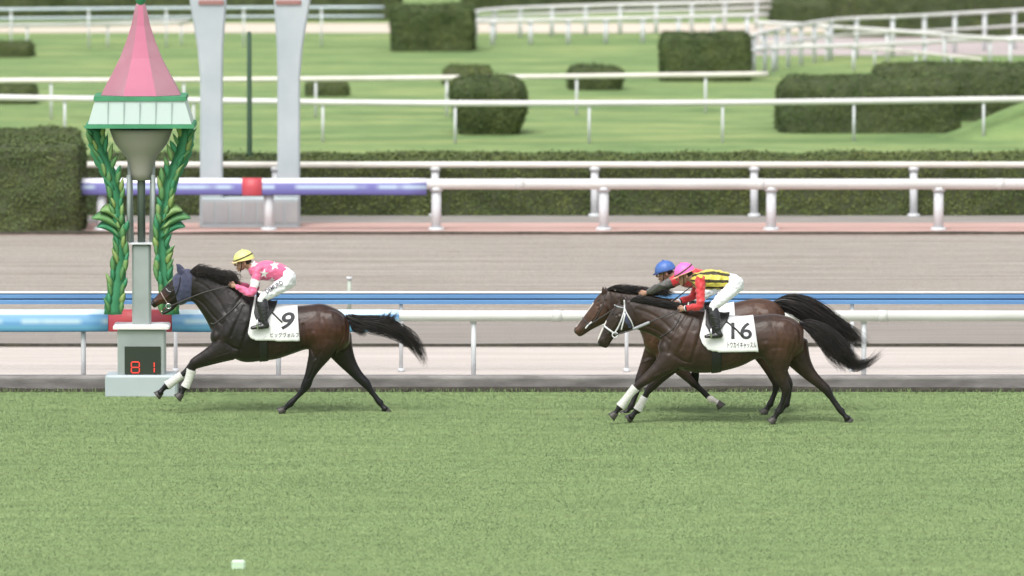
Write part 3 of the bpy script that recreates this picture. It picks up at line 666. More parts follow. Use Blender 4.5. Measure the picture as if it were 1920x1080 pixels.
def strands(paths, n, segs, r0, spread, seed, wild=.02, taper=.9):
    """hair: many fine tapered tubes along bundles; paths = list of (points, radii)"""
    r = random.Random(seed); mb = MB()
    for i in range(n):
        P, R = paths[i % len(paths)]; S = catmull([list(p)+[q] for p, q in zip(P, R)], 3)
        a = r.uniform(0, 2*math.pi); k = math.sqrt(r.random()); e = .72+.28*r.random(); st_ = r.uniform(0, .25)
        off = Vector((math.cos(a)*.8*k, math.sin(a)*k*.6, math.sin(a+1.3)*k)); ph = r.uniform(0, 9); pts = []; rad = []
        for j in range(segs+1):
            q = st_+(e-st_)*j/segs; f = q*(len(S)-1); i0 = min(int(f), len(S)-2); s = S[i0]+(S[i0+1]-S[i0])*(f-i0)
            wv = Vector((math.sin(ph+q*7), math.sin(ph*1.7+q*5), math.cos(ph*2.3+q*8)))*wild*q
            p = Vector(s[:3])+off*s[3]*(spread)+wv; pts.append(p); rad.append(r0*(1-taper*(j/segs)**2))
        R_ = []
        for j, p in enumerate(pts):
            t_ = (pts[min(j+1, segs)]-pts[max(j-1, 0)]); t_.normalize(); u = t_.cross(Vector((0, 1, 0.01))); u.normalize(); v = t_.cross(u)
            R_.append([p+u*rad[j], p-u*rad[j]*.5+v*rad[j]*.87, p-u*rad[j]*.5-v*rad[j]*.87])
        mb.add(*rings(R_))
    return mb
def wrap(bv, X0, X1, Yc, zc, nx, a0, a1, na, off, zbot=None, hang=False, slant=0.0):
    """cloth or band laid round the trunk: radial hits, then sides hang straight"""
    rows = []
    for i in range(nx+1):
        x = X0+(X1-X0)*i/nx
        prof = []
        for j in range(na+1):
            a = a0+(a1-a0)*j/na; dr = Vector((0, math.sin(a), math.cos(a))); xx = x+slant*math.cos(a)
            o_ = Vector((xx, Yc, zc))+dr*1.2; h = bv.ray_cast(o_, -dr, 1.2)
            p = (h[0] if h[0] is not None else Vector((xx, Yc, zc))+dr*.3)+dr*off; prof.append(p)
        rows.append(prof)
    return rows
def drape(bv, top_front, top_back, bottom, Yc, zc, off, nx=20, nr=16, sides=(-1, 1), flare=.0):
    """cloth over the back. x range top_front..top_back at the ridge; bottom: function u-> (x, z) of the lower edge"""
    R = []
    for i in range(nx+1):
        u = i/nx; xt = top_front+(top_back-top_front)*u; xb, zb_ = bottom(u); col = []
        for sgn in (-1, 1):
            half = []; mx_ = 0
            A = []
            for j in range(60):
                a = (j/59)*math.radians(135); dr = Vector((0, sgn*math.sin(a), math.cos(a)))
                o_ = Vector((xt, Yc, zc))+dr*1.2; h = bv.ray_cast(o_, -dr, 1.19)
                if h[0] is None: continue
                p = h[0]+dr*off; mx_ = max(mx_, abs(p.y-Yc)); A.append((p.z, mx_))
            zt_ = A[0][0]; s = [0]
            for (z_a, y_a), (z_b, y_b) in zip(A, A[1:]): s.append(s[-1]+math.hypot(z_b-z_a, y_b-y_a))
            # cut at zb_
            cut = len(A)-1
            for q, (z_, y_) in enumerate(A):
                if z_ <= zb_: cut = q; break
            for q in range(nr+1):
                sv = s[cut]*q/nr; z_ = float(np.interp(sv, s, [v[0] for v in A])); y_ = float(np.interp(sv, s, [v[1] for v in A]))
                f = (zt_-z_)/max(1e-3, zt_-zb_); x_ = xt+(xb-xt)*max(0, min(1, f))
                y_ += flare*f*f+.006*math.sin(x_*22+z_*9)*f
                half.append(Vector((x_, Yc+sgn*y_, z_)))
            col.append(half)
        R.append(list(reversed(col[0]))[:-1]+col[1])
    n = len(R[0]); V = [p for r in R for p in r]; F = [(i*n+j, (i+1)*n+j, (i+1)*n+j+1, i*n+j+1) for i in range(len(R)-1) for j in range(n-1)]
    return V, F
def thicken(V, F, th):
    """give a sheet a second side so that it is a body with thickness"""
    me = bpy.data.meshes.new('t'); me.from_pydata([tuple(v) for v in V], [], F); o = bpy.data.objects.new('t', me); C.objects.link(o)
    m = o.modifiers.new('s', 'SOLIDIFY'); m.thickness = th; m.offset = 0
    e = bpy.data.meshes.new_from_object(o.evaluated_get(bpy.context.evaluated_depsgraph_get())); bpy.data.objects.remove(o)
    V2 = [tuple(v.co) for v in e.vertices]; F2 = [tuple(p.vertices) for p in e.polygons]; return V2, F2
def hit_px(bv, px, py, far=400):
    r = ray(px, py).normalized(); h = bv.ray_cast(CAM, r, far); return h
def strap(bv, pts, r, off=.006, w_=None, side=(0, 1, 0), Yf=None, n=8, lift=0):
    """strap laid on the surface the photo shows at these pixels"""
    P = []
    S = catmull([(a, b) for a, b in pts], 5)
    for a, b in S:
        h = hit_px(bv, a, b)
        if h[0] is not None and (Yf is None or abs(h[0].y-Yf) < .8): P.append(h[0]+h[1]*(off if h[1].y < 0 else -off)+Vector((0, -lift, 0)))
        elif Yf is not None: P.append(at(a, b, Yf-.05))
    return tube(P, [r]*len(P), [w_ or r]*len(P), n=n, sub=1, side=side)
def text_on(bv, txt, px0, py0, px1, py1, name, m, parent, Yc, off=.006, rot=0.0, bold=.0, shear=0.0, fit=True):
    """flat print: text mesh laid on the cloth between two photo corners"""
    cu = bpy.data.curves.new('t', 'FONT'); cu.body = txt; cu.offset = bold; cu.shear = shear; cu.resolution_u = 4
    o = bpy.data.objects.new('t', cu); C.objects.link(o); bpy.context.view_layer.update()
    me = bpy.data.meshes.new_from_object(o.evaluated_get(bpy.context.evaluated_depsgraph_get())); bpy.data.objects.remove(o)
    import bmesh
    bm = bmesh.new(); bm.from_mesh(me); bmesh.ops.triangulate(bm, faces=bm.faces)
    for it in range(3):
        L_ = max(v.co.x for v in bm.verts)-min(v.co.x for v in bm.verts); lim = max(.10, L_/50)
        ed = [e for e in bm.edges if e.calc_length() > lim]
        if not ed: break
        bmesh.ops.subdivide_edges(bm, edges=ed, cuts=1); bmesh.ops.triangulate(bm, faces=[f for f in bm.faces if len(f.verts) > 3])
    bm.to_mesh(me); bm.free()
    V = np.array([v.co[:] for v in me.vertices]); F = [tuple(p.vertices) for p in me.polygons]
    lo, hi = V.min(0), V.max(0); u = (V[:, 0]-lo[0])/(hi[0]-lo[0]); v = (V[:, 1]-lo[1])/(hi[1]-lo[1])
    cxp, cyp = (px0+px1)/2, (py0+py1)/2; W_, H_ = px1-px0, py1-py0; out = []
    for a, b in zip(u, v):
        dx, dy = (a-.5)*W_, (.5-b)*H_; x = cxp+dx*math.cos(rot)-dy*math.sin(rot); y = cyp+dx*math.sin(rot)+dy*math.cos(rot)
        h = hit_px(bv, x, y); out.append((h[0] if h[0] is not None else at(x, y, Yc-.3))+Vector((0, -off, 0)))
    return mk(name, out, F, m, parent, smooth=False)
def leg_tube(L, Y0, yo, n=14):
    P = [at(a, b, Y0+yo*(1-.25*(i/len(L)))) for i, (a, b, r, wd) in enumerate(L)]
    return tube(P, [r/137.0 for _, _, r, _ in L], [wd for *_, wd in L], n=n, sub=3)
LW = {10: [.12, .085, .062, .05, .036, .03, .036, .03, .042, .048]}

MUSCLE = [([(455, 553), (436, 580), (420, 606), (412, 634)], .011, .022), ([(474, 566), (470, 600), (458, 634), (447, 668)], .013, .024), ([(458, 572), (446, 598), (434, 628)], .008, .016),
          ([(425, 640), (440, 650), (452, 652)], .012, .016), ([(438, 600), (426, 626)], -.008, .03), ([(460, 600), (452, 640)], -.010, .03),
          ([(569, 606), (573, 628), (584, 650), (592, 668)], .016, .018), ([(641, 594), (645, 622), (634, 652), (626, 672)], .013, .018), ([(602, 590), (612, 612), (612, 640)], .006, .026),
          ([(588, 580), (592, 584)], -.007, .035), ([(622, 590), (630, 620), (626, 650)], -.009, .03), ([(590, 622), (598, 650)], -.012, .03), ([(628, 580), (650, 596)], .008, .018),
          ([(505, 664), (530, 655), (552, 652)], -.005, .007), ([(530, 655), (548, 640)], -.004, .006), ([(430, 660), (405, 668), (385, 678)], -.006, .008), ([(440, 668), (412, 672), (388, 680)], .008, .010),
          ([(597, 668), (588, 690), (580, 708)], .008, .010), ([(604, 655), (590, 672)], .006, .012)]+[([(500+9*k, 598), (505+9*k, 628), (503+9*k, 655)], .0045, .011) for k in range(3, 8)]
FACE = [([(1.0, .35), (1.2, .65), (1.6, .92)], .012, .014), ([(2.4, .42), (3.6, .52), (4.6, .50)], -.008, .010), ([(2.5, .6), (3.5, .72), (4.5, .72)], .010, .012), ([(1.7, .30), (2.2, .26)], .010, .014), ([(2.25, .40), (2.5, .52)], .009, .012),
        ([(2.0, .38), (1.9, .30)], -.010, .014), ([(5.4, .62), (6.2, .80)], .010, .010), ([(5.6, .25), (6.4, .30)], -.006, .012), ([(1.0, .7), (1.3, .45)], -.010, .030)]
NECK = [([(.8, .80), (2, .76), (3, .76), (4, .72)], .009, .018), ([(1, .30), (2, .34), (3, .40), (4, .50)], .007, .020), ([(1.5, .55), (3, .58), (4.3, .6)], -.006, .03), ([(.3, .15), (.6, .6), (.5, .9)], .010, .014), ([(3.6, .15), (4.5, .35)], .005, .02)]
def build_horse(H):
    Y0 = H['Y']; root = empty('horse', (at(H['cx'], 600, Y0).x, Y0, 0), label=H['label'], cat='horse', group='galloping racehorses')
    mb = MB()
    mb.add(*section_loft([(T, B, wd, 0) for T, B, wd in H['trunk']], Y0, n=24))
    mb.add(*section_loft([(T, B, wd, 0) for T, B, wd in H['neck']], Y0))
    mb.add(*section_loft([(T, B, wd, 0) for T, B, wd in H['head']], Y0, expo=2.1))
    if H.get('jaw'): mb.add(*section_loft([(T, B, wd, 0) for T, B, wd in H['jaw']], Y0, expo=2.0))
    legs = []
    for L, yo in H['legs']:
        mb.add(*leg_tube(L, Y0, yo)); legs.append(([at(a, b, Y0+yo) for a, b, _, _ in L], yo, L))
    for li, (P, yo, L) in enumerate(legs):
        hindleg = li > 1; k = 4 if hindleg else 3
        def perp(i):           # backward pointing normal of the leg in its plane
            t_ = (P[i+1]-P[i-1]).normalized(); return Vector((-t_.z, 0, t_.x)) if -t_.z > 0 else Vector((t_.z, 0, -t_.x))
        yk = lambda i: Y0+yo*(1-.25*(i/len(L)))
        if hindleg:
            b_ = perp(4); c = Vector((P[4].x, yk(4), P[4].z)); u_ = (P[3]-P[4]).normalized()
            mb.add(*tube([c-b_*.01, c+b_*.035+u_*.035, c+b_*.052+u_*.062], [.045, .032, .020], [.036, .026, .016], n=10, sub=2))
            g = Vector((P[2].x, yk(2), P[2].z)); mb.add(*tube([g+b_*.05, c+b_*.045+u_*.10, c+b_*.050+u_*.05], [.03, .013, .015], [.02, .010, .012], n=8, sub=2))
        else:
            b_ = perp(3); c = Vector((P[3].x, yk(3), P[3].z)); mb.add(*ell(c-b_*.012, (.050, .042, .054))); mb.add(*ell(c+b_*.040+Vector((0, 0, .005)), (.022, .020, .034)))
        f_ = len(L)-3; b_ = perp(f_); c = Vector((P[f_].x, yk(f_), P[f_].z)); mb.add(*ell(c+b_*.016, (.038, .034, .040)))
        a2, c2 = P[k+1], P[f_]     # flexor tendon behind the cannon
        mb.add(*tube([Vector((a2.x, yk(k+1), a2.z))+perp(k+1)*.026, Vector((c2.x, yk(f_), c2.z))+b_*.026], [.014, .014], [.016, .016], n=8, sub=1))
    for (x, y, yo, rx, ry, rz, rot) in H['bulges']:
        for s in (-1, 1):
            c = at(x, y, Y0); mb.add(*ell((c.x, Y0+s*yo, c.z), (rx, ry, rz), rot=Matrix.Rotation(math.radians(rot), 3, 'Y')))
    for tip, base, wd, yo in H['ears']:
        a, b = at(*base, Y0+yo), at(*tip, Y0+yo*1.25); mid = a.lerp(b, .45)
        mb.add(*tube([a, mid, b], [wd, wd*1.0, .006], [wd*.62, wd*.55, .006], n=10, sub=3))
    def disp(V, N):
        return np.array([noise.noise(Vector(v)*4.5)*.006+noise.noise(Vector(v)*11)*.0025 for v in V])
    V, F = remeshed(mb, .0105, 0, None, 'body', root)
    V = lap(V, F, 9, lambda v: np.clip((v[:, 2]-.55)/.3, .12, 1)*np.where(v[:, 0] < H['hx'], .45, 1))
    V = V+np.array([Vector(v)*0+Vector((0, math.copysign(1, v[1]-Y0), .3))*(noise.noise(Vector(v)*4.2)*.006) for v in V])
    # muscle relief, the same on both sides: (polyline, depth, width)
    def TM(x, y):
        f = (x-397)/205.0; o = H['map']; return x+o[0]+(o[2]-o[0])*f, y+o[1]+(o[3]-o[1])*f
    hd_, nk_ = H['head'], H['neck']
    def hq(S_, i, t):
        i0 = min(int(i), len(S_)-2); f = i-i0; T = [S_[i0][0][k]*(1-f)+S_[i0+1][0][k]*f for k in (0, 1)]; B = [S_[i0][1][k]*(1-f)+S_[i0+1][1][k]*f for k in (0, 1)]
        return T[0]+(B[0]-T[0])*t, T[1]+(B[1]-T[1])*t
    Gv = [([TM(*p) for p in P_], d_, w_) for P_, d_, w_ in MUSCLE]
    Gv += [([hq(hd_, a, b) for a, b in P_], d_, w_) for P_, d_, w_ in FACE]+[([hq(nk_, a, b) for a, b in P_], d_, w_) for P_, d_, w_ in NECK]
    X_, Z_ = V[:, 0], V[:, 2]; dY = np.zeros(len(V))
    for P_, dep, wd_ in Gv:
        Q = [at(a, b, Y0) for a, b in catmull(P_, 3)] if len(P_) > 2 else [at(a, b, Y0) for a, b in P_]; best = np.full(len(V), 9.0)
        for a, b in zip(Q, Q[1:]):
            dx, dz = b.x-a.x, b.z-a.z; tt = np.clip(((X_-a.x)*dx+(Z_-a.z)*dz)/(dx*dx+dz*dz+1e-9), 0, 1); best = np.minimum(best, np.hypot(X_-a.x-tt*dx, Z_-a.z-tt*dz))
        dY += dep*np.exp(-(best/wd_)**2)
    lat = np.abs(V[:, 1]-Y0); V[:, 1] -= np.sign(V[:, 1]-Y0)*dY*np.clip(lat/.05, 0, 1)
    body = mk('body', V, F, H['coat'], root); bv = bvh(V, F)
    # colouring: dark points on the legs, rusty flank, white marks
    nv = len(V); pts = np.zeros(nv); wht = np.zeros(nv); rst = np.zeros(nv)
    z = V[:, 2]; pts = np.clip((H.get('pz', .95)-z)/.25, 0, 1)
    for (cx_, cy_, rr, amt) in H.get('rust', []):
        c = at(cx_, cy_, Y0); dd = np.hypot(V[:, 0]-c.x, z-c.z)/rr; rst = np.maximum(rst, amt*np.clip(1.15-dd, 0, 1))
    for (cx_, cy_, rr, amt) in H.get('darks', []):
        c = at(cx_, cy_, Y0); dd = np.hypot(V[:, 0]-c.x, z-c.z)/rr; pts = np.maximum(pts, amt*np.clip((1.2-dd)*1.5, 0, 1))
    for (a0, b0, a1, b1, rr, ymax) in H.get('whites', []):
        A, B = at(a0, b0, Y0), at(a1, b1, Y0); d_ = np.array((B.x-A.x, B.z-A.z)); L2 = (d_**2).sum()
        tt = np.clip(((V[:, 0]-A.x)*d_[0]+(z-A.z)*d_[1])/L2, 0, 1); dd = np.hypot(V[:, 0]-A.x-tt*d_[0], z-A.z-tt*d_[1])
        wht = np.maximum(wht, np.clip((rr-dd)/.012+.5, 0, 1)*(np.abs(V[:, 1]-Y0) < ymax))
    for n_, arr in (('points', pts), ('white', wht), ('rust', rst)):
        at_ = body.data.attributes.new(n_, 'FLOAT', 'POINT'); at_.data.foreach_set('value', arr.astype(np.float32))
    # hooves
    for P, yo, L in legs:
        e, f = Vector(P[-1]), Vector(P[-2]); dr = (e-f).normalized(); r = L[-1][2]/137.0
        a = e-dr*.022; b = e+dr*.058; fw = Vector((dr.z, 0, -dr.x)); fw = fw if fw.x < 0 else -fw
        mk('hoof', *tube([a, a.lerp(b, .12), a.lerp(b, .6)+fw*.006, b+fw*.014], [.043, .047, .056, .066], [.042, .046, .053, .060], n=18, sub=2, round_ends=False), H.get('hoof', hoof_m), root)
    # bandages
    for li, i0, i1, grow in H.get('bandages', []):
        P, yo, L = legs[li]; n_ = i1-i0+1
        PP = [P[i] for i in range(i0, i1+1)]; PP = [Vector((p.x, Y0+yo*(1-.25*(i/len(L))), p.z)) for i, p in zip(range(i0, i1+1), PP)]
        Rr = [L[i][2]/137.0+grow for i in range(i0, i1+1)]; Rw = [L[i][3]+grow for i in range(i0, i1+1)]
        V_, F_ = tube(PP, Rr, Rw, n=18, sub=8, round_ends=False); V_ = [Vector(v) for v in V_]
        for q in range(0, len(V_)//18):
            s = 1+(.06 if q % 3 == 0 else 0)
            c0 = sum(V_[q*18:(q+1)*18], Vector())/18
            for k in range(18): V_[q*18+k] = c0+(V_[q*18+k]-c0)*s
        mk('leg_bandage', V_, F_, bandage_m, root)
    # eyes and nostrils (both sides)
    ex, ey = H['eye']; h = hit_px(bv, ex, ey); yy = abs(h[0].y-Y0)
    for s in (-1, 1):
        c = at(ex, ey, Y0); e = mk('eye', *ell((c.x, Y0+s*(yy-.008), c.z), (.021, .015, .017), 12, 8), eye_m, root)
        mk('eyelid', *tube([(c.x-.024, Y0+s*(yy-.002), c.z-.004), (c.x-.006, Y0+s*(yy+.004), c.z+.017), (c.x+.024, Y0+s*(yy-.002), c.z+.003)], [.006]*3, n=8), H['coatdark'], e)
    nx_, ny_ = H['nostril']; h = hit_px(bv, nx_, ny_); yy = abs(h[0].y-Y0)
    for s in (-1, 1):
        c = at(nx_, ny_, Y0); mk('nostril', *ell((c.x, Y0+s*(yy-.004), c.z), (.014, .010, .020), 12, 8, rot=Matrix.Rotation(.5, 3, 'Y')), eye_m, root)
    # mane and tail
    mb = strands([([at(a, b, Y0+o_) for a, b in P], R) for P, R, o_ in H['mane']], int(H.get('nmane', 420)*1.3), 7, .0034, 1.0, 3, wild=H.get('wild', .02))
    mb.build('mane', hair_m, root)
    mb = strands([([at(a, b, Y0+o_) for a, b in P], R) for P, R, o_ in H['tail']], 1000, 12, .0036, 1.1, 5, wild=.05)
    P, R, o_ = H['tail'][0]; k = len(P)-1
    mb.add(*tube([at(a, b, Y0) for a, b in P[:k]], [r_*.62*(1-.6*i/k) for i, r_ in enumerate(R[:k])], n=12, sub=3))
    mb.build('tail', hair_m, root)
    # girth
    gx0, gx1, gyc = H['girth']; X0, X1 = at(gx0, gyc, Y0).x, at(gx1, gyc, Y0).x; zc = at(0, gyc, Y0).z
    rows = wrap(bv, X0, X1, Y0, zc, 4, 0, 2*math.pi, 47, .008)
    V_ = [p for r_ in rows for p in r_]; n_ = 48; F_ = [(i*n_+j, (i+1)*n_+j, (i+1)*n_+(j+1) % n_, i*n_+(j+1) % n_) for i in range(4) for j in range(n_)]
    V_, F_ = thicken(V_, F_, .008); gi = mk('girth', V_, F_, blacklea_m, root)
    # saddle cloth
    c_ = H['cloth']; tf, tb = at(*c_['tf'], Y0), at(*c_['tb'], Y0); low = [at(a, b, Y0) for a, b in c_['low']]
    def bot(u):
        f = u*(len(low)-1); i = min(int(f), len(low)-2); p = low[i].lerp(low[i+1], f-i); return p.x, p.z
    V_, F_ = drape(bv, tf.x, tb.x, bot, Y0, zc, .012, nx=28, nr=22, flare=.008)
    cb = bvh(V_, F_); V2, F2 = thicken(V_, F_, .006); cl = mk('saddle_cloth', V2, F2, cloth_m, root)
    for (txt, a, b, c2, d2, bold, shear) in c_['print']: text_on(cb, txt, a, b, c2, d2, 'print', ink_m, cl, Y0, off=.007, bold=bold, shear=shear)
    # saddle: small black racing saddle with flaps
    s_ = H['saddle']; a, b = at(*s_['f'], Y0), at(*s_['b'], Y0); low2 = [at(q, r_, Y0) for q, r_ in s_['low']]
    def bot2(u):
        f = u*(len(low2)-1); i = min(int(f), len(low2)-2); p = low2[i].lerp(low2[i+1], f-i); return p.x, p.z
    V_, F_ = drape(bv, a.x, b.x, bot2, Y0, zc, .032, nx=14, nr=14); nS = 2*14+1
    V_ = [Vector(v) for v in V_]
    for i in range(15):
        u = i/14; lift = .04*max(0, 1-u*4)**1.2+.022*max(0, (u-.72)/.28)**1.5
        for j in range(nS):
            q = 1-min(1, abs(j-14)/6); V_[i*nS+j].z += lift*q
    V_, F_ = thicken(V_, F_, .018); sd = mk('saddle', V_, F_, blacklea_m, root)
    allb = cb
    h = [at(*p, Y0) for p in s_['strap']]; P = []
    for a, b in s_['strap']:
        hh = hit_px(cb, a, b); P.append((hh[0] if hh[0] is not None else at(a, b, Y0-.3))+Vector((0, -.018, 0)))
    mk('strap', *tube(P, [.011]*len(P), [.006]*len(P), n=8, sub=3), blacklea_m, sd)
    return root, body, bv, cb, sd

W8 = [.13, .10, .07, .052, .047, .034, .028, .036, .03, .042]
def hind(P): return [(x, y, r, w_) for (x, y, r), w_ in zip(P, W8)]
WF = [.085, .068, .054, .048, .035, .029, .030, .036, .03, .042]
def fore(P): return [(x, y, r, w_) for (x, y, r), w_ in zip(P, WF if len(P) == 10 else WF[:6]+WF[7:])]

black_coat = coat_mat('black_brown_coat', (.0115, .0085, .007), (.062, .023, .012), (.006, .006, .007), .34)
bay_coat = coat_mat('dark_bay_coat', (.0235, .0145, .010), (.066, .030, .017), (.008, .007, .007), .38)
bay2_coat = coat_mat('bay_coat', (.033, .019, .0125), (.088, .040, .023), (.009, .008, .008), .40)
cdark = mat('coat_dark', (.012, .010, .010), .5)

A = dict(wild=.05, map=(0, 0, 0, 0), hx=at(352,560,-.4).x, bandages=[(0, 5, 7, .020), (1, 4, 7, .018)], Y=-.40, cx=520, label='black-brown racehorse in a navy hood wearing number 9 cloth, leading alone', coat=black_coat, coatdark=cdark,
    trunk=[((397, 600), (399, 638), .10), ((408, 577), (411, 655), .18), ((430, 557), (433, 669), .225), ((455, 551), (458, 679), .25), ((480, 556), (490, 677), .265),
           ((510, 569), (520, 673), .28), ((545, 574), (550, 663), .285), ((575, 572), (577, 655), .275), ((602, 569), (603, 660), .27), ((626, 577), (624, 664), .255), ((644, 588), (642, 660), .21), ((656, 606), (655, 644), .13)],
    neck=[((350, 507), (344, 568), .085), ((372, 509), (361, 566), .08), ((395, 515), (376, 584), .09), ((420, 527), (388, 604), .12), ((447, 540), (402, 630), .17), ((478, 556), (432, 664), .215)],
    head=[((352, 507), (356, 562), .075), ((340, 508), (348, 567), .095), ((328, 518), (337, 570), .10), ((314, 532), (326, 572), .082), ((301, 546), (313, 571), .060), ((292, 556), (303, 570), .052), ((284, 564), (296, 574), .052), ((282, 570), (290, 578), .036)],
    jaw=[((330, 562), (334, 572), .06), ((320, 575), (324, 582), .034), ((311, 581), (314, 587.5), .032), ((303, 585), (306, 591), .030)],
    ears=[((332, 496), (340, 513), .036, -.045), ((336, 496), (344, 512), .036, .045)],
    legs=[(fore([(428, 652, 26), (402, 666, 17), (378, 677, 12), (363, 684, 9.5), (352, 694, 6.5), (341, 703, 5), (324, 715, 5), (313, 723, 6), (305, 730, 4.5), (300, 737, 6)]), .13),
          (fore([(425, 650, 28), (402, 662, 18), (380, 673, 13), (364, 682, 10.5), (359, 694, 7), (356, 704, 5.5), (352, 716, 5), (347, 726, 6.2), (343, 733, 4.5), (338, 741, 6.2)]), -.14),
          (hind([(608, 636, 36), (600, 662, 23), (589, 685, 14.5), (580, 706, 9.5), (574, 722, 9.5), (566, 734, 6), (555, 746, 5), (544, 757, 6.3), (536, 764, 4.6), (530, 769, 6.5)]), -.14),
          (hind([(630, 638, 32), (644, 666, 21), (659, 689, 13.5), (673, 706, 10), (686, 719, 9), (694, 731, 6), (703, 743, 5), (712, 755, 6), (717, 761, 4.6), (722, 767, 6.3)]), .14)],
    bulges=[(432, 622, .148, .17, .09, .26, 25), (448, 655, .125, .15, .085, .12, -10), (618, 615, .15, .24, .13, .26, 10), (596, 640, .145, .14, .10, .16, 0), (408, 630, .08, .10, .12, .13, 0)],
    rust=[(600, 610, .38, .9), (640, 620, .28, .8), (300, 560, .14, 1.0), (520, 655, .3, .25)], darks=[(470, 600, .4, .5), (284, 571, .06, 1)], pz=.72,
    whites=[], eye=(318, 534), nostril=(285.5, 569),
    mane=[([(356+k*9.5, 510+k*1.6), (364+k*9.5, 506+k*1.7), (374+k*9.5, 508+k*2.6), (382+k*9, 520+k*2.9)], [.03, .055, .07, .07], o) for k in range(0, 8) for o in (-.03, -.05)],
    nmane=900,
    tail=[([(650, 592), (668, 601), (690, 605), (715, 611), (745, 622), (772, 641), (790, 665), (797, 688)], [.03, .065, .085, .10, .085, .065, .045, .015], 0),
          ([(650, 593), (672, 600), (700, 604), (722, 608), (740, 618), (765, 632), (785, 655), (796, 680)], [.03, .06, .08, .085, .08, .065, .04, .015], .02),
          ([(655, 596), (690, 606), (712, 606), (722, 598), (728, 588)], [.03, .06, .05, .04, .03], 0),
          ([(655, 596), (700, 606), (720, 606), (732, 600), (738, 592)], [.03, .06, .05, .04, .03], 0),
          ([(655, 598), (665, 610), (675, 618), (682, 626)], [.03, .04, .03, .02], 0)],
    girth=(487, 503, 620),
    cloth=dict(tf=(478, 560), tb=(558, 573), low=[(466, 621), (472, 630), (482, 634), (510, 634.5), (536, 635), (563, 635)],
               print=[('9', 527, 585, 553, 618, .02, .25), ('ビッグヴォルフ', 507, 623, 560, 632.5, 0.004, 0)]),
    saddle=dict(f=(482, 560), b=(520, 571), low=[(477, 583), (481, 594), (488, 600), (500, 598), (508, 586), (515, 578)], strap=[(508, 583), (514, 589), (522, 597), (529, 604)]))

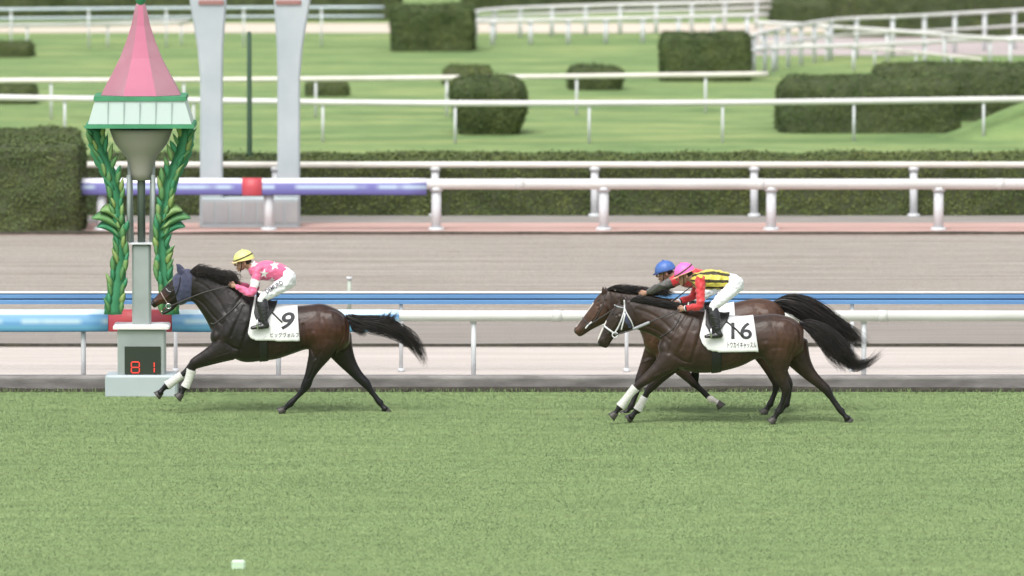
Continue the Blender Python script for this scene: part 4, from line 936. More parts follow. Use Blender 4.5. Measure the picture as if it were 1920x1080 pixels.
Bh = dict(map=(841, 26, 845, 19), hx=at(1180,600,-1.85).x, bandages=[(0, 4, 7, .017), (1, 5, 7, .016)], Y=-1.85, cx=1370, label='dark bay racehorse in a white bridle wearing number 16 cloth, nearest of the trailing pair', coat=bay_coat, coatdark=cdark,
    trunk=[((1238, 626), (1240, 660), .10), ((1248, 604), (1251, 677), .18), ((1268, 586), (1271, 690), .225), ((1295, 581), (1298, 698), .25), ((1320, 582), (1328, 699), .265),
           ((1350, 590), (1354, 696), .28), ((1385, 594), (1390, 686), .285), ((1416, 592), (1420, 672), .275), ((1447, 588), (1446, 672), .27), ((1472, 592), (1469, 678), .255), ((1492, 600), (1489, 674), .21), ((1507, 616), (1505, 657), .13)],
    neck=[((1170, 561), (1189, 616), .085), ((1190, 560), (1203, 621), .08), ((1213, 564), (1219, 627), .09), ((1240, 571), (1236, 637), .12), ((1270, 578), (1250, 657), .17), ((1302, 583), (1272, 682), .215)],
    head=[((1174, 563), (1196, 611), .075), ((1162, 566), (1188, 617), .095), ((1151, 577), (1178, 621), .10), ((1141, 592), (1167, 625), .082), ((1132, 608), (1155, 630), .062), ((1125, 623), (1148, 638), .053), ((1120, 637), (1142, 648), .052), ((1121, 648), (1137, 653), .034)],
    ears=[((1164, 551), (1168, 568), .036, -.045), ((1170, 552), (1176, 566), .034, .045)],
    legs=[(fore([(1262, 668, 26), (1242, 688, 18), (1221, 704, 12), (1204, 717, 9), (1192, 727, 6.5), (1183, 737, 5.2), (1172, 751, 5), (1163, 763, 6.3), (1157, 770, 4.6), (1152, 777, 6.4)]), -.14),
          (fore([(1270, 670, 24), (1252, 692, 15), (1236, 710, 10.5), (1223, 724, 8.8), (1214, 735, 6.2), (1209, 744, 5.2), (1202, 757, 5), (1195, 769, 6), (1189, 775, 4.6), (1183, 782, 6.3)]), .13),
          (hind([(1458, 654, 36), (1461, 678, 24), (1463, 698, 14.5), (1468, 716, 10), (1473, 729, 9.2), (1471, 742, 6), (1466, 757, 5), (1460, 771, 6.3), (1455, 779, 4.6), (1450, 787, 6.6)]), -.14),
          (hind([(1486, 652, 32), (1502, 680, 20), (1519, 702, 13), (1536, 718, 10), (1550, 731, 9), (1558, 744, 6), (1567, 758, 5), (1577, 771, 6), (1583, 778, 4.6), (1589, 785, 6.3)]), .14)],
    bulges=[(1272, 640, .148, .17, .09, .26, 25), (1288, 672, .125, .15, .085, .12, -10), (1466, 632, .15, .24, .13, .26, 10), (1445, 656, .145, .14, .10, .16, 0), (1248, 652, .08, .10, .12, .13, 0)],
    rust=[(1470, 628, .40, .9), (1290, 630, .35, .45), (1230, 600, .3, .35), (1380, 670, .4, .3)], darks=[(1124, 648, .07, .6)], pz=.62,
    whites=[(1135, 602, 1118, 641, .015, .06)], eye=(1151, 588), nostril=(1123, 645),
    mane=[([(1182+k*11, 563+k*1.8), (1192+k*11, 560+k*2.0), (1206+k*11, 562+k*2.3), (1218+k*10, 568+k*2.3)], [.02, .035, .045, .04], o) for k in range(0, 8) for o in (-.02, -.05)],
    nmane=520,
    tail=[([(1500, 604), (1520, 609), (1545, 623), (1568, 645), (1588, 668), (1606, 686), (1628, 680), (1654, 656)], [.03, .06, .08, .09, .075, .05, .04, .02], 0),
          ([(1502, 606), (1524, 614), (1548, 634), (1566, 656), (1578, 674), (1588, 692)], [.03, .065, .09, .10, .09, .06], 0),
          ([(1502, 606), (1520, 612), (1545, 630), (1565, 652), (1584, 672), (1604, 690)], [.03, .06, .08, .09, .075, .04], .02)],
    girth=(1334, 1352, 640),
    cloth=dict(tf=(1322, 582), tb=(1412, 594), low=[(1311, 625), (1316, 640), (1328, 652), (1350, 655.5), (1385, 655.5), (1421, 655.5)],
               print=[('16', 1371, 604, 1410, 636, .015, 0), ('トウカイキャッスル', 1364, 641, 1418, 652.5, .004, 0)]),
    saddle=dict(f=(1324, 582), b=(1368, 592), low=[(1322, 604), (1328, 616), (1336, 622), (1348, 618), (1356, 606), (1363, 598)], strap=[(1360, 601), (1368, 607), (1380, 617), (1392, 630)]))

Fh = dict(map=(807, 4, 816, -9), hx=at(1150,580,-.55).x, Y=-.55, cx=1340, label='bay racehorse with a white blaze running half hidden behind horse 16', coat=bay2_coat, coatdark=cdark,
    trunk=[((1204, 604), (1207, 648), .10), ((1214, 585), (1218, 663), .18), ((1237, 568), (1240, 676), .225), ((1264, 563), (1266, 682), .25), ((1290, 565), (1297, 683), .265),
           ((1325, 572), (1330, 681), .28), ((1362, 570), (1365, 672), .285), ((1395, 563), (1395, 660), .275), ((1420, 559), (1420, 658), .27), ((1442, 562), (1440, 662), .255), ((1460, 570), (1458, 658), .21), ((1472, 586), (1470, 640), .13)],
    neck=[((1138, 542), (1152, 589), .085), ((1158, 545), (1168, 594), .08), ((1182, 548), (1184, 604), .09), ((1206, 551), (1199, 620), .12), ((1234, 556), (1210, 645), .17), ((1266, 562), (1238, 668), .215)],
    head=[((1142, 543), (1160, 586), .075), ((1129, 547), (1151, 592), .095), ((1117, 559), (1139, 603), .10), ((1105, 577), (1124, 611), .082), ((1093, 595), (1110, 618), .062), ((1084, 607), (1099, 625), .053), ((1077, 615), (1091, 630), .052), ((1076, 623), (1086, 631), .034)],
    ears=[((1130, 537), (1133, 551), .034, -.045), ((1134, 537), (1140, 550), .034, .045)],
    legs=[(fore([(1232, 652, 24), (1217, 678, 16), (1206, 698, 11), (1199, 713, 8.8), (1196, 727, 6.2), (1193, 738, 5.2), (1188, 751, 5), (1183, 762, 6), (1178, 768, 4.6), (1173, 774, 6)]), .13),
          (fore([(1248, 660, 24), (1270, 686, 14), (1287, 704, 10), (1300, 717, 8), (1309, 726, 6), (1316, 733, 5), (1325, 742, 5), (1334, 750, 6), (1341, 752, 4.6), (1348, 757, 6)]), -.13),
          (hind([(1425, 638, 34), (1434, 664, 22), (1442, 686, 14), (1450, 705, 10), (1456, 718, 9), (1454, 731, 6), (1450, 744, 5), (1444, 757, 6), (1440, 764, 4.6), (1435, 771, 6.3)]), -.14),
          (hind([(1442, 638, 30), (1452, 664, 20), (1462, 688, 13), (1471, 706, 10), (1478, 719, 9), (1479, 732, 6), (1478, 745, 5), (1474, 757, 6), (1469, 763, 4.6), (1463, 770, 6.3)]), .14)],
    bulges=[(1240, 622, .148, .17, .09, .26, 25), (1255, 655, .125, .15, .085, .12, -10), (1435, 605, .15, .24, .13, .24, 10), (1415, 630, .145, .14, .10, .16, 0)],
    rust=[(1420, 580, .45, .8), (1110, 585, .25, .7), (1225, 640, .25, .8), (1080, 615, .1, .8)], darks=[], pz=.62,
    whites=[(1110, 568, 1079, 610, .02, .045), (1334, 750, 1350, 760, .075, .3)], eye=(1124, 563), nostril=(1079.5, 620),
    mane=[([(1138+k*15, 543+k*1.4), (1152+k*15, 539+k*1.6), (1170+k*14, 541+k*1.6), (1186+k*13, 545+k*1.6)], [.025, .04, .05, .04], o) for k in range(0, 7) for o in (-.0, -.04)],
    nmane=460,
    tail=[([(1452, 566), (1470, 564), (1495, 569), (1525, 584), (1555, 604), (1585, 624), (1605, 636), (1628, 647)], [.03, .08, .10, .115, .105, .085, .065, .03], 0),
          ([(1452, 567), (1475, 568), (1505, 580), (1535, 598), (1565, 618), (1590, 634), (1615, 652)], [.03, .085, .10, .105, .095, .08, .045], .03)],
    girth=(1296, 1312, 620),
    cloth=dict(tf=(1290, 566), tb=(1376, 571), low=[(1281, 612), (1286, 622), (1298, 632), (1320, 635), (1350, 635), (1380, 635)], print=[]),
    saddle=dict(f=(1292, 566), b=(1335, 573), low=[(1290, 588), (1296, 600), (1304, 605), (1316, 602), (1324, 590), (1330, 582)], strap=[(1330, 584), (1340, 594), (1350, 604)]))

HA = build_horse(A); HB = build_horse(Bh); HF = build_horse(Fh)

# --- hood of horse 9: shell over the head and ears
def hood(H, root):
    Y0 = H['Y']; mb = MB(); g = .012; k = g*137
    mb.add(*section_loft([((362, 507.5-k*.8), (358, 566+k*.6), .083+g, 0), ((351, 505-k*.7), (353, 565+k*.5), .083+g, 0), ((340, 506-k*.3), (347, 568+k), .097+g, 0), ((331, 513-k*.5), (338, 571+k), .100+g, 0), ((323, 521-k*.5), (334, 569+k), .093+g, 0)], Y0, expo=2.1))
    for tip, base, wd, yo in H['ears']:
        a, b = at(*base, Y0+yo), at(*tip, Y0+yo*1.25); b = b+(b-a).normalized()*.01
        mb.add(*tube([a, a.lerp(b, .45), b], [wd+.006, wd+.006, .01], [wd*.62+.006, wd*.55+.006, .01], n=10, sub=3))
    V, F = remeshed(mb, .010, 3, None, '', None, disp=lambda V, N: np.array([noise.noise(Vector(v)*18)*.004 for v in V]))
    o = mk('hood', V, F, hood_m, root); return bvh(V, F), o
hbv, hood_o = hood(A, HA[0])
ra = HA[0]; bA = HA[2]
mk('noseband', *strap(bA, [(301, 546), (306, 556), (313, 567), (317, 573)], .007, w_=.010), palestrap_m, ra)
mk('bit', *tube([at(316, 574, A['Y']-.07)+Vector((math.cos(a)*.035, 0, math.sin(a)*.035)) for a in np.linspace(0, 2*math.pi, 13)], [.007]*13, n=8, sub=1, round_ends=False), metal_m, ra)
mk('cheekpiece', *strap(hbv, [(338, 520), (336, 535), (330, 552), (322, 566)], .008, Yf=A['Y']), blacklea_m, ra)
mk('breast_strap', *strap(bA, [(396, 606), (403, 607), (415, 598), (428, 587), (440, 577), (452, 565)], .009), tan_m, ra)
mk('mouth', *ell(at(310, 578, A['Y']), (.05, .026, .014), rot=Matrix.Rotation(-.65, 3, 'Y')), mouth_m, ra)
mk('teeth', *ell(at(303, 584, A['Y']), (.012, .024, .012)), tooth_m, ra)
mk('browband', *strap(bA, [(312, 541), (316, 546), (320, 547)], .006, w_=.008), greystrap_m, ra)
rb, bB = HB[0], HB[2]
for nm, P, r_ in (('noseband', [(1131, 609), (1138, 615), (1146, 621), (1152, 625)], .012), ('cheekpiece', [(1170, 563), (1171, 575), (1169, 588), (1164, 603), (1157, 617), (1153, 625)], .0105),
                 ('cheekpiece', [(1171, 577), (1171, 592), (1168, 606), (1165, 618)], .0105), ('throat_strap', [(1171, 578), (1177, 591), (1184, 604), (1188, 614)], .009), ('browband', [(1152, 572), (1158, 575), (1165, 577), (1170, 577)], .010),
                 ('chin_strap', [(1153, 625), (1157, 631), (1160, 626), (1166, 624), (1174, 621)], .009)):
    mk(nm, *strap(bB, P, r_, w_=r_*.7, Yf=Bh['Y']), whitelea_m if nm != 'browband' else greystrap_m, rb)
mk('hood', *thicken(*(lambda R: ([p for r_ in R for p in r_], [(i*2, i*2+2, i*2+3, i*2+1) for i in range(len(R)-1)]))([[(hit_px(bB, a, b)[0] or at(a, b, Bh['Y']-.09))+Vector((0, -.006, 0)), (hit_px(bB, c, d_)[0] or at(c, d_, Bh['Y']-.09))+Vector((0, -.006, 0))] for a, b, c, d_ in ((1170, 581, 1172, 581), (1166, 596, 1177, 596), (1162, 608, 1182, 606), (1158, 618, 1186, 614))]), .004), hood_m, rb, smooth=False)
mk('bit', *tube([at(1153, 628, Bh['Y']-.075)+Vector((math.cos(a)*.036, 0, math.sin(a)*.036)) for a in np.linspace(0, 2*math.pi, 13)], [.008]*13, n=8, sub=1, round_ends=False), whitelea_m, rb)
mk('breast_strap', *strap(bB, [(1238, 632), (1250, 625), (1262, 616), (1270, 604), (1276, 592)], .008), tan_m, rb)
rf, bF = HF[0], HF[2]
mk('cheekpiece', *strap(bF, [(1134, 552), (1130, 572), (1120, 592), (1110, 606)], .007, Yf=Fh['Y']), tan_m, rf)
mk('noseband', *strap(bF, [(1093, 596), (1100, 604), (1108, 612)], .007, Yf=Fh['Y']), tan_m, rf)
mk('bit_guard', *strap(bF, [(1098, 615), (1103, 609), (1109, 604)], .012, Yf=Fh['Y']), whitelea_m, rf)
# buckle rings on the girths
for H, hx in ((A, (498, 634)), (Bh, (1343, 657))):
    root = ra if H is A else rb; p = hit_px(HA[2] if H is A else HB[2], *hx)[0]+Vector((0, -.022, 0))
    mk('girth_buckle', *tube([p+Vector((math.cos(a)*.026, 0, math.sin(a)*.026)) for a in np.linspace(-.6, math.pi+.6, 9)[::-1]], [.008]*9, n=6, sub=1), whitelea_m, root) if H is A else None

# ------------------------------------------------------------------ jockeys
skin_m = mat('skin', (.42, .24, .17), .55, col2=(.36, .20, .14), scale=14)
pink_silk = mat('pink_silk', (.72, .13, .27), .45, sheen=.3, bump=.8, bscale=12); white_silk = mat('white_silk', (.78, .76, .76), .5, bump=.8, bscale=12, sheen=.2)
breech_m = mat('white_breeches', (.72, .72, .75), .6, bump=.9, bscale=12, sheen=.2)
yellow_silk = mat('yellow_silk', (.60, .52, .07), .45, sheen=.3, bump=.8, bscale=12); brown_silk = mat('brown_silk', (.045, .035, .018), .5, bump=.3, bscale=14)
red_silk = mat('red_silk', (.56, .028, .035), .45, sheen=.3, bump=.8, bscale=12); grey_silk = mat('grey_silk', (.085, .082, .075), .5, sheen=.2, bump=.8, bscale=12)
boot_m = mat('boot_leather', (.014, .014, .016), .25, coat=.3, bump=.2, bscale=25)
cap_yellow = mat('cap_yellow', (.64, .70, .20), .45, col2=(.68, .72, .27), scale=5, bump=.25, bscale=18); cap_pink = mat('cap_pink', (.78, .16, .50), .42, bump=.25, bscale=18); cap_blue = mat('cap_blue', (.05, .12, .38), .42, col2=(.07, .16, .44), scale=8, bump=.3, bscale=18)
brim_m = mat('cap_brim_peach', (.72, .36, .24), .5); brimy_m = mat('cap_brim_cream', (.72, .55, .30), .5); hairdark_m = mat('dark_hair', (.02, .015, .012), .7)
glove_m = mat('glove_pale', (.52, .42, .36), .6)
eyew_m = mat('eye_white', (.6, .58, .55), .3)

def build_jockey(J):
    Y0 = J['Y']; root = empty('person', (at(J['hip'][0], 600, Y0).x, Y0, at(*J['hip'], Y0).z), label=J['label'], cat='person', group='crouched jockeys')
    P = lambda a, yo: at(a[0], a[1], Y0+yo)
    sh, wa, hp = J['shoulder'], J['waist'], J['hip']
    def limb(pts, R, W=None, sub=3, n=12): return tube(pts, R, W, n=n, sub=sub)
    hc = P(J['head'], 0); tl = math.radians(J['tilt'])
    F_ = Vector((-math.cos(tl), 0, -math.sin(tl))); U_ = Vector((-math.sin(tl), 0, math.cos(tl)))   # face direction, head up
    M3 = Matrix((( -F_.x, 0, U_.x), (0, 1, 0), (-F_.z, 0, U_.z)))      # local x = backwards, z = up
    def hl(x, y, z): return hc+M3 @ Vector((x, y, z+.008))*1.12
    # ---------- body (one continuous figure)
    mb = MB()
    mb.add(*ell(hl(.01, 0, .03), (.098, .076, .095), rot=M3)); mb.add(*ell(hl(-.035, 0, -.045), (.058, .055, .062), rot=M3))
    mb.add(*limb([hl(-.085, 0, .02), hl(-.112, 0, -.022), hl(-.098, 0, -.03)], [.010, .015, .010], [.009, .014, .011], sub=2, n=8))
    mb.add(*ell(hl(-.072, 0, -.092), (.024, .026, .018), rot=M3)); mb.add(*ell(hl(-.088, 0, -.062), (.014, .024, .010), rot=M3)); mb.add(*ell(hl(-.080, 0, .022), (.016, .05, .010), rot=M3))
    for s in (-1, 1): mb.add(*ell(hl(.018, s*.079, -.018), (.020, .010, .032), rot=M3))
    nk = P(J['neck'], 0); mb.add(*limb([hl(.03, 0, -.02), hl(.05, 0, -.07).lerp(nk, .5), nk], [.058, .056, .07], [.056, .058, .08]))
    tor = [nk, P(sh, 0), P(((sh[0]+wa[0])/2, (sh[1]+wa[1])/2-1.5), 0), P(wa, 0), P(hp, 0)]
    rt = J.get('torso_r', [.075, .115, .125, .105, .115]); wt = [.10, .185, .17, .135, .16]
    mb.add(*limb(tor, [r-.012 for r in rt], [w_-.014 for w_ in wt], n=18))
    arms = []
    for s, sd_ in ((-1, 'near'), (1, 'far')):
        e, w_, hnd = J[sd_+'_elbow'], J[sd_+'_wrist'], J[sd_+'_hand']
        pts = [P(J.get(sd_+'_sh', sh), s*.165), P(e[:2], s*e[2]), P(w_[:2], s*w_[2]), P(hnd[:2], s*hnd[2])]; arms.append((s, pts))
        mb.add(*limb([pts[0], pts[0].lerp(pts[1], .5), pts[1], pts[1].lerp(pts[2], .5), pts[2]], [.055, .048, .040, .038, .027], n=12))
        dr = (pts[3]-pts[2]).normalized(); pl_ = pts[2]+dr*.055
        mb.add(*limb([pts[2], pl_, pl_+dr*.03], [.024, .040, .034], [.028, .024, .020], sub=2, n=10))
    legs = []
    for s in (-1, 1):
        k, a, tt = J['knee'], J['ankle'], J['toe']
        hpt = P((hp[0]-2, hp[1]+4), s*.085); kn = P(k, s*.285); an = P(a, s*.335); to = P(tt, s*.355); he = an+Vector((.045, 0, -.055)); legs.append((s, hpt, kn, an, to))
        mb.add(*limb([hpt, hpt.lerp(kn, .5), kn, kn.lerp(an, .35), an], [.088, .074, .050, .048, .033], n=12))
        mb.add(*limb([he, an.lerp(to, .5)+Vector((0, 0, -.03)), to], [.028, .030, .022], [.032, .036, .032], sub=2, n=10))
    V, Fc = remeshed(mb, .0085, 2, None, '', None)
    mb2 = MB(); mb2.V = [tuple(v) for v in V]; mb2.F = Fc; mb2.M = [0]*len(Fc)
    # fingers curled round the rein, thumb on top
    for s, pts in arms:
        dr = (pts[3]-pts[2]).normalized(); pl_ = pts[2]+dr*.085; dn = Vector((0, 0, -1)); dn = (dn-dr*dn.dot(dr)).normalized(); lat = dr.cross(dn).normalized()
        for q in range(4):
            L_ = (.033, .037, .035, .028)[q]; b0 = pl_+dn*(-.028+.018*q); inn = Vector((0, -s, 0))
            mb2.add(*tube([b0-dr*.015, b0+dr*L_*.8, b0+dr*L_*1.0+inn*.022, b0+dr*.006+inn*.038], [.0098, .0092, .0086, .0072], n=8, sub=2), 0)
        tb_ = pts[2]+dr*.045-dn*.030
        mb2.add(*tube([tb_, tb_-dn*.014+dr*.024, tb_-dn*.010+dr*.052+Vector((0, -s*.012, 0))], [.012, .011, .008], n=8, sub=2), 0)
    body = mb2.build('body', skin_m, root)
    for s in (-1, 1):
        e = mk('eye', *ell(hl(-.078, s*.033, -.002), (.012, .013, .009), 12, 8, rot=M3), eyew_m, root); mk('iris', *ell(hl(-.087, s*.035, -.002), (.005, .006, .006), 10, 6, rot=M3), eye_m, e)
        mk('eyebrow', *tube([hl(-.090, s*.015, .016), hl(-.090, s*.033, .020), hl(-.078, s*.050, .015)], [.004]*3, n=6), hairdark_m, root)
    mk('hair', *ell(hl(.042, 0, -.004), (.066, .074, .052), rot=M3), hairdark_m, root)
    mk('mouth', *ell(hl(-.099, 0, -.064), (.006, .020, .003), 10, 6, rot=M3), mat('lips', (.30, .11, .10), .5), root)
    # ---------- helmet
    R_ = []
    for i in range(15):
        th = math.radians(96)*i/14
        R_.append([hl(.012+.128*math.sin(th)*math.cos(a)*(1 if i < 13 else 1.02), .108*math.sin(th)*math.sin(a), .028+.118*math.cos(th)) for a in np.linspace(0, 2*math.pi, 33)[:-1]])
    R_.append([hl(.012+.112*math.cos(a), .094*math.sin(a), .014) for a in np.linspace(0, 2*math.pi, 33)[:-1]])
    R_.append([hl(.012+.100*math.cos(a)*.6, .094*math.sin(a)*.6, .05) for a in np.linspace(0, 2*math.pi, 33)[:-1]])
    V_, F2 = rings(R_); V_ = [Vector(v)+Vector((0, 0, .0025))*noise.noise(Vector(v)*40) for v in V_]
    hm = mk('helmet', V_, F2, J['cap'], root)
    rz_ = lambda a: math.sqrt(max(.1, 1-((.002+.060*(math.cos(a)*.5+.45))/.118)**2))
    pk = []
    for i in range(9):
        a = math.pi+(i/8-.5)*1.9; pk.append([hl(.012+.120*math.cos(a), .104*math.sin(a), .026), hl(.012+.165*math.cos(a)*(1 if 1 else 1), .104*math.sin(a)*1.05, .010), hl(.012+.163*math.cos(a), .104*math.sin(a)*1.05, .002), hl(.012+.115*math.cos(a), .10*math.sin(a), .014)])
    mk('peak', *rings(pk), J['brim'], hm)
    mk('helmet_band', *tube([hl(.012+.131*math.cos(a), .111*math.sin(a), .020) for a in np.linspace(0, 2*math.pi, 29)], [.006]*29, n=6, sub=1, round_ends=False), J['brim'], hm)
    mk('goggle_strap', *tube([hl(.012+.132*rz_(a)*math.cos(a), .112*rz_(a)*math.sin(a), .030+.060*(math.cos(a)*.5+.45)) for a in np.linspace(0, 2*math.pi, 29)], [.009]*29, [.005]*29, n=6, sub=1, round_ends=False), mat('strap_brown', (.10, .05, .03), .6), hm) if J.get('band') else None
    mk('button', *ell(hl(.012, 0, .150), (.012, .012, .009), 10, 6), J['cap'], hm)
    mk('chin_strap', *tube([hl(-.02, -.09, .01), hl(-.03, -.078, -.05), hl(-.055, -.03, -.112), hl(-.055, .03, -.112), hl(-.03, .078, -.05), hl(-.02, .09, .01)], [.006]*6, n=6), hairdark_m, hm)
    # ---------- jersey
    mb = MB(); fold = lambda amp, f: (lambda V, N: np.array([((.35-abs(noise.noise(Vector((v[0]*f, v[1]*f*.6, v[2]*f*1.6)))*2))*.8+.6*noise.noise(Vector(v)*f*2.4))*amp for v in V]))
    mb.add(*limb([tor[0].lerp(tor[1], .35), tor[1], tor[2], tor[3].lerp(tor[4], .12)], [rt[0]+.02, rt[1]+.008, rt[2]+.012, rt[3]+.006], [.13, .19, .185, .15], n=20))
    for s, pts in arms:
        mb.add(*limb([pts[0].lerp(pts[1], -.05), pts[0].lerp(pts[1], .5), pts[1], pts[1].lerp(pts[2], .5), pts[1].lerp(pts[2], .93)], [.072, .064, .054, .050, .038], n=14))
    V, Fc = remeshed(mb, .009, 3, None, '', None, disp=fold(.013, 9))
    cen = np.array([V[list(f)].mean(0) for f in Fc]); fm = J['paint'](cen, tor, arms, Y0)
    js = mk('jersey', V, Fc, J['silks'], root, fm=fm); jb = bvh(V, Fc)
    if J.get('stars'):
        for (x, y, r, ro) in J['stars']:
            pts_ = []
            for k in range(10):
                rr = r if k % 2 == 0 else r*.42; a = math.radians(ro)+k*math.pi/5; pts_.append((x+rr*math.sin(a), y-rr*math.cos(a)))
            Pw = []; ok = True; c0 = hit_px(jb, x, y)
            if c0[0] is None: continue
            grid = [(x, y)]+pts_+[((a+x)/2, (b+y)/2) for a, b in pts_]
            for a, b in grid:
                h = hit_px(jb, a, b)
                if h[0] is None: ok = False; Pw.append(at(a, b, c0[0].y+.04)); continue
                Pw.append(h[0]+h[1]*(.005 if h[1].y < 0 else -.005))
            Fs = []
            for k in range(10): Fs += [(0, 11+k, 11+(k+1) % 10), (11+k, 1+k, 1+(k+1) % 10, 11+(k+1) % 10)]
            mk('star', Pw, Fs, white_silk, js, smooth=False)
    # ---------- breeches, boots
    mb = MB()
    mb.add(*limb([tor[3], tor[3].lerp(tor[4], .5), tor[4], P((hp[0]+3, hp[1]+5), 0)], [rt[3]+.002, .118, .125, .10], [.145, .165, .175, .15], n=18))
    for s, hpt, kn, an, to in legs:
        mb.add(*limb([hpt, hpt.lerp(kn, .5), kn, kn.lerp(an, .18)], [.108, .088, .062, .052], n=14))
    V, Fc = remeshed(mb, .009, 4, None, '', None, disp=fold(.012, 10))
    br = mk('breeches', V, Fc, breech_m, root); bb = bvh(V, Fc)
    if J.get('text'):
        tx, a, b, c_, d_, ro = J['text']; text_on(bb, tx, a, b, c_, d_, 'lettering', ink_m, br, Y0, off=.012, rot=ro, bold=.012)
    for s, hpt, kn, an, to in legs:
        mb = MB(); mb.add(*limb([kn.lerp(an, -.02)+Vector((-.005, 0, 0)), kn.lerp(an, .3), kn.lerp(an, .65), an+Vector((0, 0, .005))], [.068, .080, .066, .046], [.056, .062, .054, .042], n=14))
        he = an+Vector((.040, 0, -.055))
        mb.add(*limb([an, he.lerp(an, .3), he], [.042, .042, .036], n=10, sub=2)); mb.add(*limb([he, he.lerp(to, .5)+Vector((0, 0, .004)), to], [.034, .038, .024], [.034, .042, .034], sub=3, n=12))
        V, Fc = remeshed(mb, .009, 2, None, '', None, disp=fold(.003, 20)); mk('boot', V, Fc, boot_m, root)
    return root, arms, legs, jb
def paint_pink(cen, tor, arms, Y0):
    fm = np.zeros(len(cen), int)
    for s, pts in arms:
        a, b = np.array(pts[0]), np.array(pts[1]); d_ = b-a; L2 = (d_**2).sum(); t_ = ((cen-a)@d_)/L2; dist = np.linalg.norm(cen-(a+np.clip(t_, 0, 1)[:, None]*d_), axis=1)
        fm[(t_ > .42) & (t_ < .74) & (dist < .085) & (np.abs(cen[:, 1]-Y0) > .12)] = 1
    return fm.tolist()
def torso_angle(cen, tor, Y0):
    a, b = np.array(tor[1]), np.array(tor[3]); d_ = (b-a)/np.linalg.norm(b-a); up = np.cross(d_, (0, 1, 0)); up = up if up[2] > 0 else -up
    q = cen-a; return (q@up), (q[:, 1]), (q@d_)
def arm_mask(cen, arms, Y0, r=.084, t0=-.2):
    m = np.zeros(len(cen), bool)
    for s, pts in arms:
        for i in range(2):
            a, b = np.array(pts[i]), np.array(pts[i+1]); d_ = b-a; t_ = np.clip(((cen-a)@d_)/(d_**2).sum(), 0 if i else t0, 1); m |= (np.linalg.norm(cen-(a+t_[:, None]*d_), axis=1) < r) & (s*(cen[:, 1]-Y0) > .115 if i == 0 else True)
    return m
def paint_stripes(cen, tor, arms, Y0):
    u, v, l = torso_angle(cen, tor, Y0); ang = np.degrees(np.arctan2(np.abs(v)/1.45, u)); fm = np.zeros(len(cen), int)
    fm[((ang > 28) & (ang < 50)) | ((ang > 80) & (ang < 100)) | ((ang > 128) & (ang < 150))] = 1
    fm[arm_mask(cen, arms, Y0, .074, 0)] = 2
    fm[l < -.13] = 2
    return fm.tolist()
def paint_red(cen, tor, arms, Y0):
    fm = np.zeros(len(cen), int)
    for s, pts in arms:
        a, b, c = [np.array(q) for q in pts[:3]]
        d_ = b-a; t_ = ((cen-a)@d_)/(d_**2).sum(); e = c-b; t2 = np.clip(((cen-b)@e)/(e**2).sum(), 0, 1)
        fm[((t_ > .55) & (t_ < 1.3) & (np.linalg.norm(cen-(a+np.clip(t_, 0, 1)[:, None]*d_), axis=1) < .09)) | (np.linalg.norm(cen-(b+t2[:, None]*e), axis=1) < .07)] = 1
    return fm.tolist()
J9 = dict(Y=A['Y'], label='jockey in pink jersey with white stars and yellow cap crouched on horse 9', head=(456.5, 492), tilt=10, neck=(471, 499), shoulder=(484, 507), waist=(530, 511), hip=(540, 524),
    near_elbow=(471, 551, .27), near_wrist=(443, 537, .12), near_hand=(430, 533, .07), far_elbow=(476, 545, .25), far_wrist=(450, 532, .10), far_hand=(438, 528, .06),
    knee=(491, 560), ankle=(496, 604), toe=(472, 615), cap=cap_yellow, brim=brimy_m, band=True, silks=[pink_silk, white_silk], paint=paint_pink,
    stars=[(476, 496, 8, 8), (495, 513, 9, 6), (515, 498, 9.5, -6), (500, 486.5, 6, 20), (510, 525, 6.5, 0)], text=('DEMURO', 496, 533.5, 532, 542, -.53))
J16 = dict(Y=Bh['Y'], label='jockey in yellow and brown striped jersey, red sleeves and pink cap on horse 16', head=(1284, 516.5), tilt=22, neck=(1299, 522), shoulder=(1313, 525), waist=(1364, 526), hip=(1379, 533),
    near_elbow=(1313, 573, .27), near_wrist=(1286, 578, .13), near_hand=(1270, 581, .07), far_elbow=(1300, 556, .25), far_wrist=(1272, 566, .10), far_hand=(1260, 570, .06),
    knee=(1336, 577), ankle=(1346, 622), toe=(1323, 631), cap=cap_pink, brim=brim_m, band=True, silks=[yellow_silk, brown_silk, red_silk], paint=paint_stripes)
JF = dict(Y=Fh['Y'], label='jockey in red jersey with dark grey sleeves and blue cap, mostly hidden behind another rider', head=(1247, 512), tilt=14, neck=(1263, 517), shoulder=(1278, 520), waist=(1330, 526), hip=(1343, 530),
    near_elbow=(1240, 536, .25), near_wrist=(1214, 548, .13), near_hand=(1199, 553, .09), far_elbow=(1246, 540, .22), far_wrist=(1222, 552, .10), far_hand=(1208, 556, .06),
    knee=(1308, 560), ankle=(1314, 603), toe=(1290, 613), cap=cap_blue, brim=mat('cap_brim_navy', (.03, .05, .15), .5), silks=[red_silk, grey_silk], paint=paint_red)
K9, K16, KF = build_jockey(J9), build_jockey(J16), build_jockey(JF)

# wrist bands of the jockey in red sleeves
rt_, arms, legs_, _ = K16
for s, pts in arms:
    d_ = (pts[2]-pts[1]).normalized()
    for k, m_ in ((0, whitelea_m), (1, blacklea_m)):
        p = pts[2]-d_*(.012+.02*k); mk('cuff', *tube([p, p+d_*.018], [.041, .041], n=14, sub=1, round_ends=False), m_, rt_)
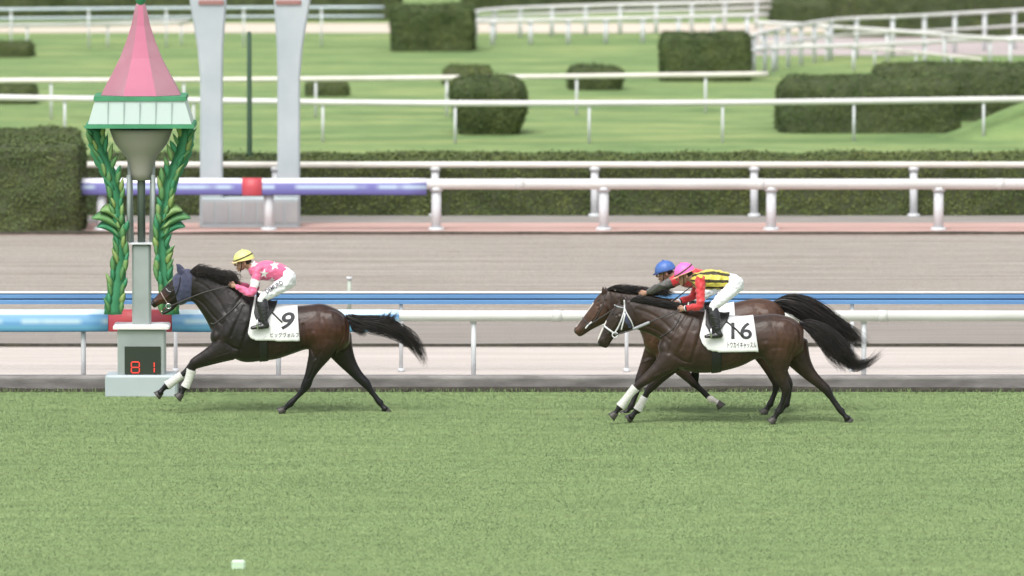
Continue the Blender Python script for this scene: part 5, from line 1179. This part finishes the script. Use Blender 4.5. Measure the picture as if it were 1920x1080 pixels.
# reins, stirrups, whip
def reins(root, bitp, K, H, m, mid):
    for s, pts in K[1]:
        hd = pts[3].lerp(pts[2], .45); b = at(*bitp, H['Y']+s*.075); ms = [at(x, y, H['Y']+s*yo) for x, y, yo in mid]
        mk('rein', *tube([b]+ms+[hd], [.008]*(len(ms)+2), [.005]*(len(ms)+2), n=8, sub=5), m, root)
reins(ra, (317, 575), K9, A, tan_m, [(345, 563, .125), (380, 549, .145), (410, 541, .14)])
reins(rb, (1154, 628), K16, Bh, tan_m, [(1187, 618, .13), (1218, 604, .15), (1245, 593, .17)])
reins(rf, (1104, 610), KF, Fh, tan_m, [(1135, 590, .12), (1165, 570, .13)])
P = [at(x, y, Bh['Y']-yo) for x, y, yo in ((1188, 617, .135), (1202, 611, .15), (1217, 604.5, .16))]
mk('rein_grip', *tube(P, [.020]*3, [.014]*3, n=10, sub=3), greystrap_m, rb)
for H, K, hroot in ((A, K9, ra), (Bh, K16, rb), (Fh, KF, rf)):
    for s, hpt, kn, an, to in K[2]:
        c = an.lerp(to, .55)+Vector((0, 0, -.035)); Q = []
        for a in np.linspace(-math.pi/2-.9, math.pi/2+.9, 14): Q.append(c+Vector((.0, math.sin(a)*.055, .05+math.cos(a)*.075)))
        Q.append(Q[0]); st_ = mk('stirrup', *tube(Q, [.007]*len(Q), [.012]*len(Q), n=8, sub=1, side=(1, 0, 0), round_ends=False), metal_m, hroot)
        top = at((K is K9 and 492) or (K is K16 and 1338) or 1306, (K is K9 and 572) or (K is K16 and 592) or 574, H['Y']+s*.25)
        mk('stirrup_leather', *tube([top, (top+c)/2+Vector((0, s*.03, 0)), c+Vector((0, 0, .12))], [.010]*3, [.004]*3, n=8, sub=3), blacklea_m, hroot)
h0 = K16[1][1][1][3]
a_, b_ = at(1262, 564, Bh['Y']+.02), at(1299, 535, Bh['Y']-.02)
q = empty('whip', a_, label='thin black whip held up by the jockey in red sleeves', cat='whip')
mk('shaft', *tube([a_.lerp(b_, .2), b_, b_+(b_-a_)*.25], [.008, .006, .004], n=8, sub=2), blacklea_m, q); mk('handle', *tube([a_-(b_-a_)*.25, a_.lerp(b_, .2)], [.013, .012], n=10, sub=1), blacklea_m, q)
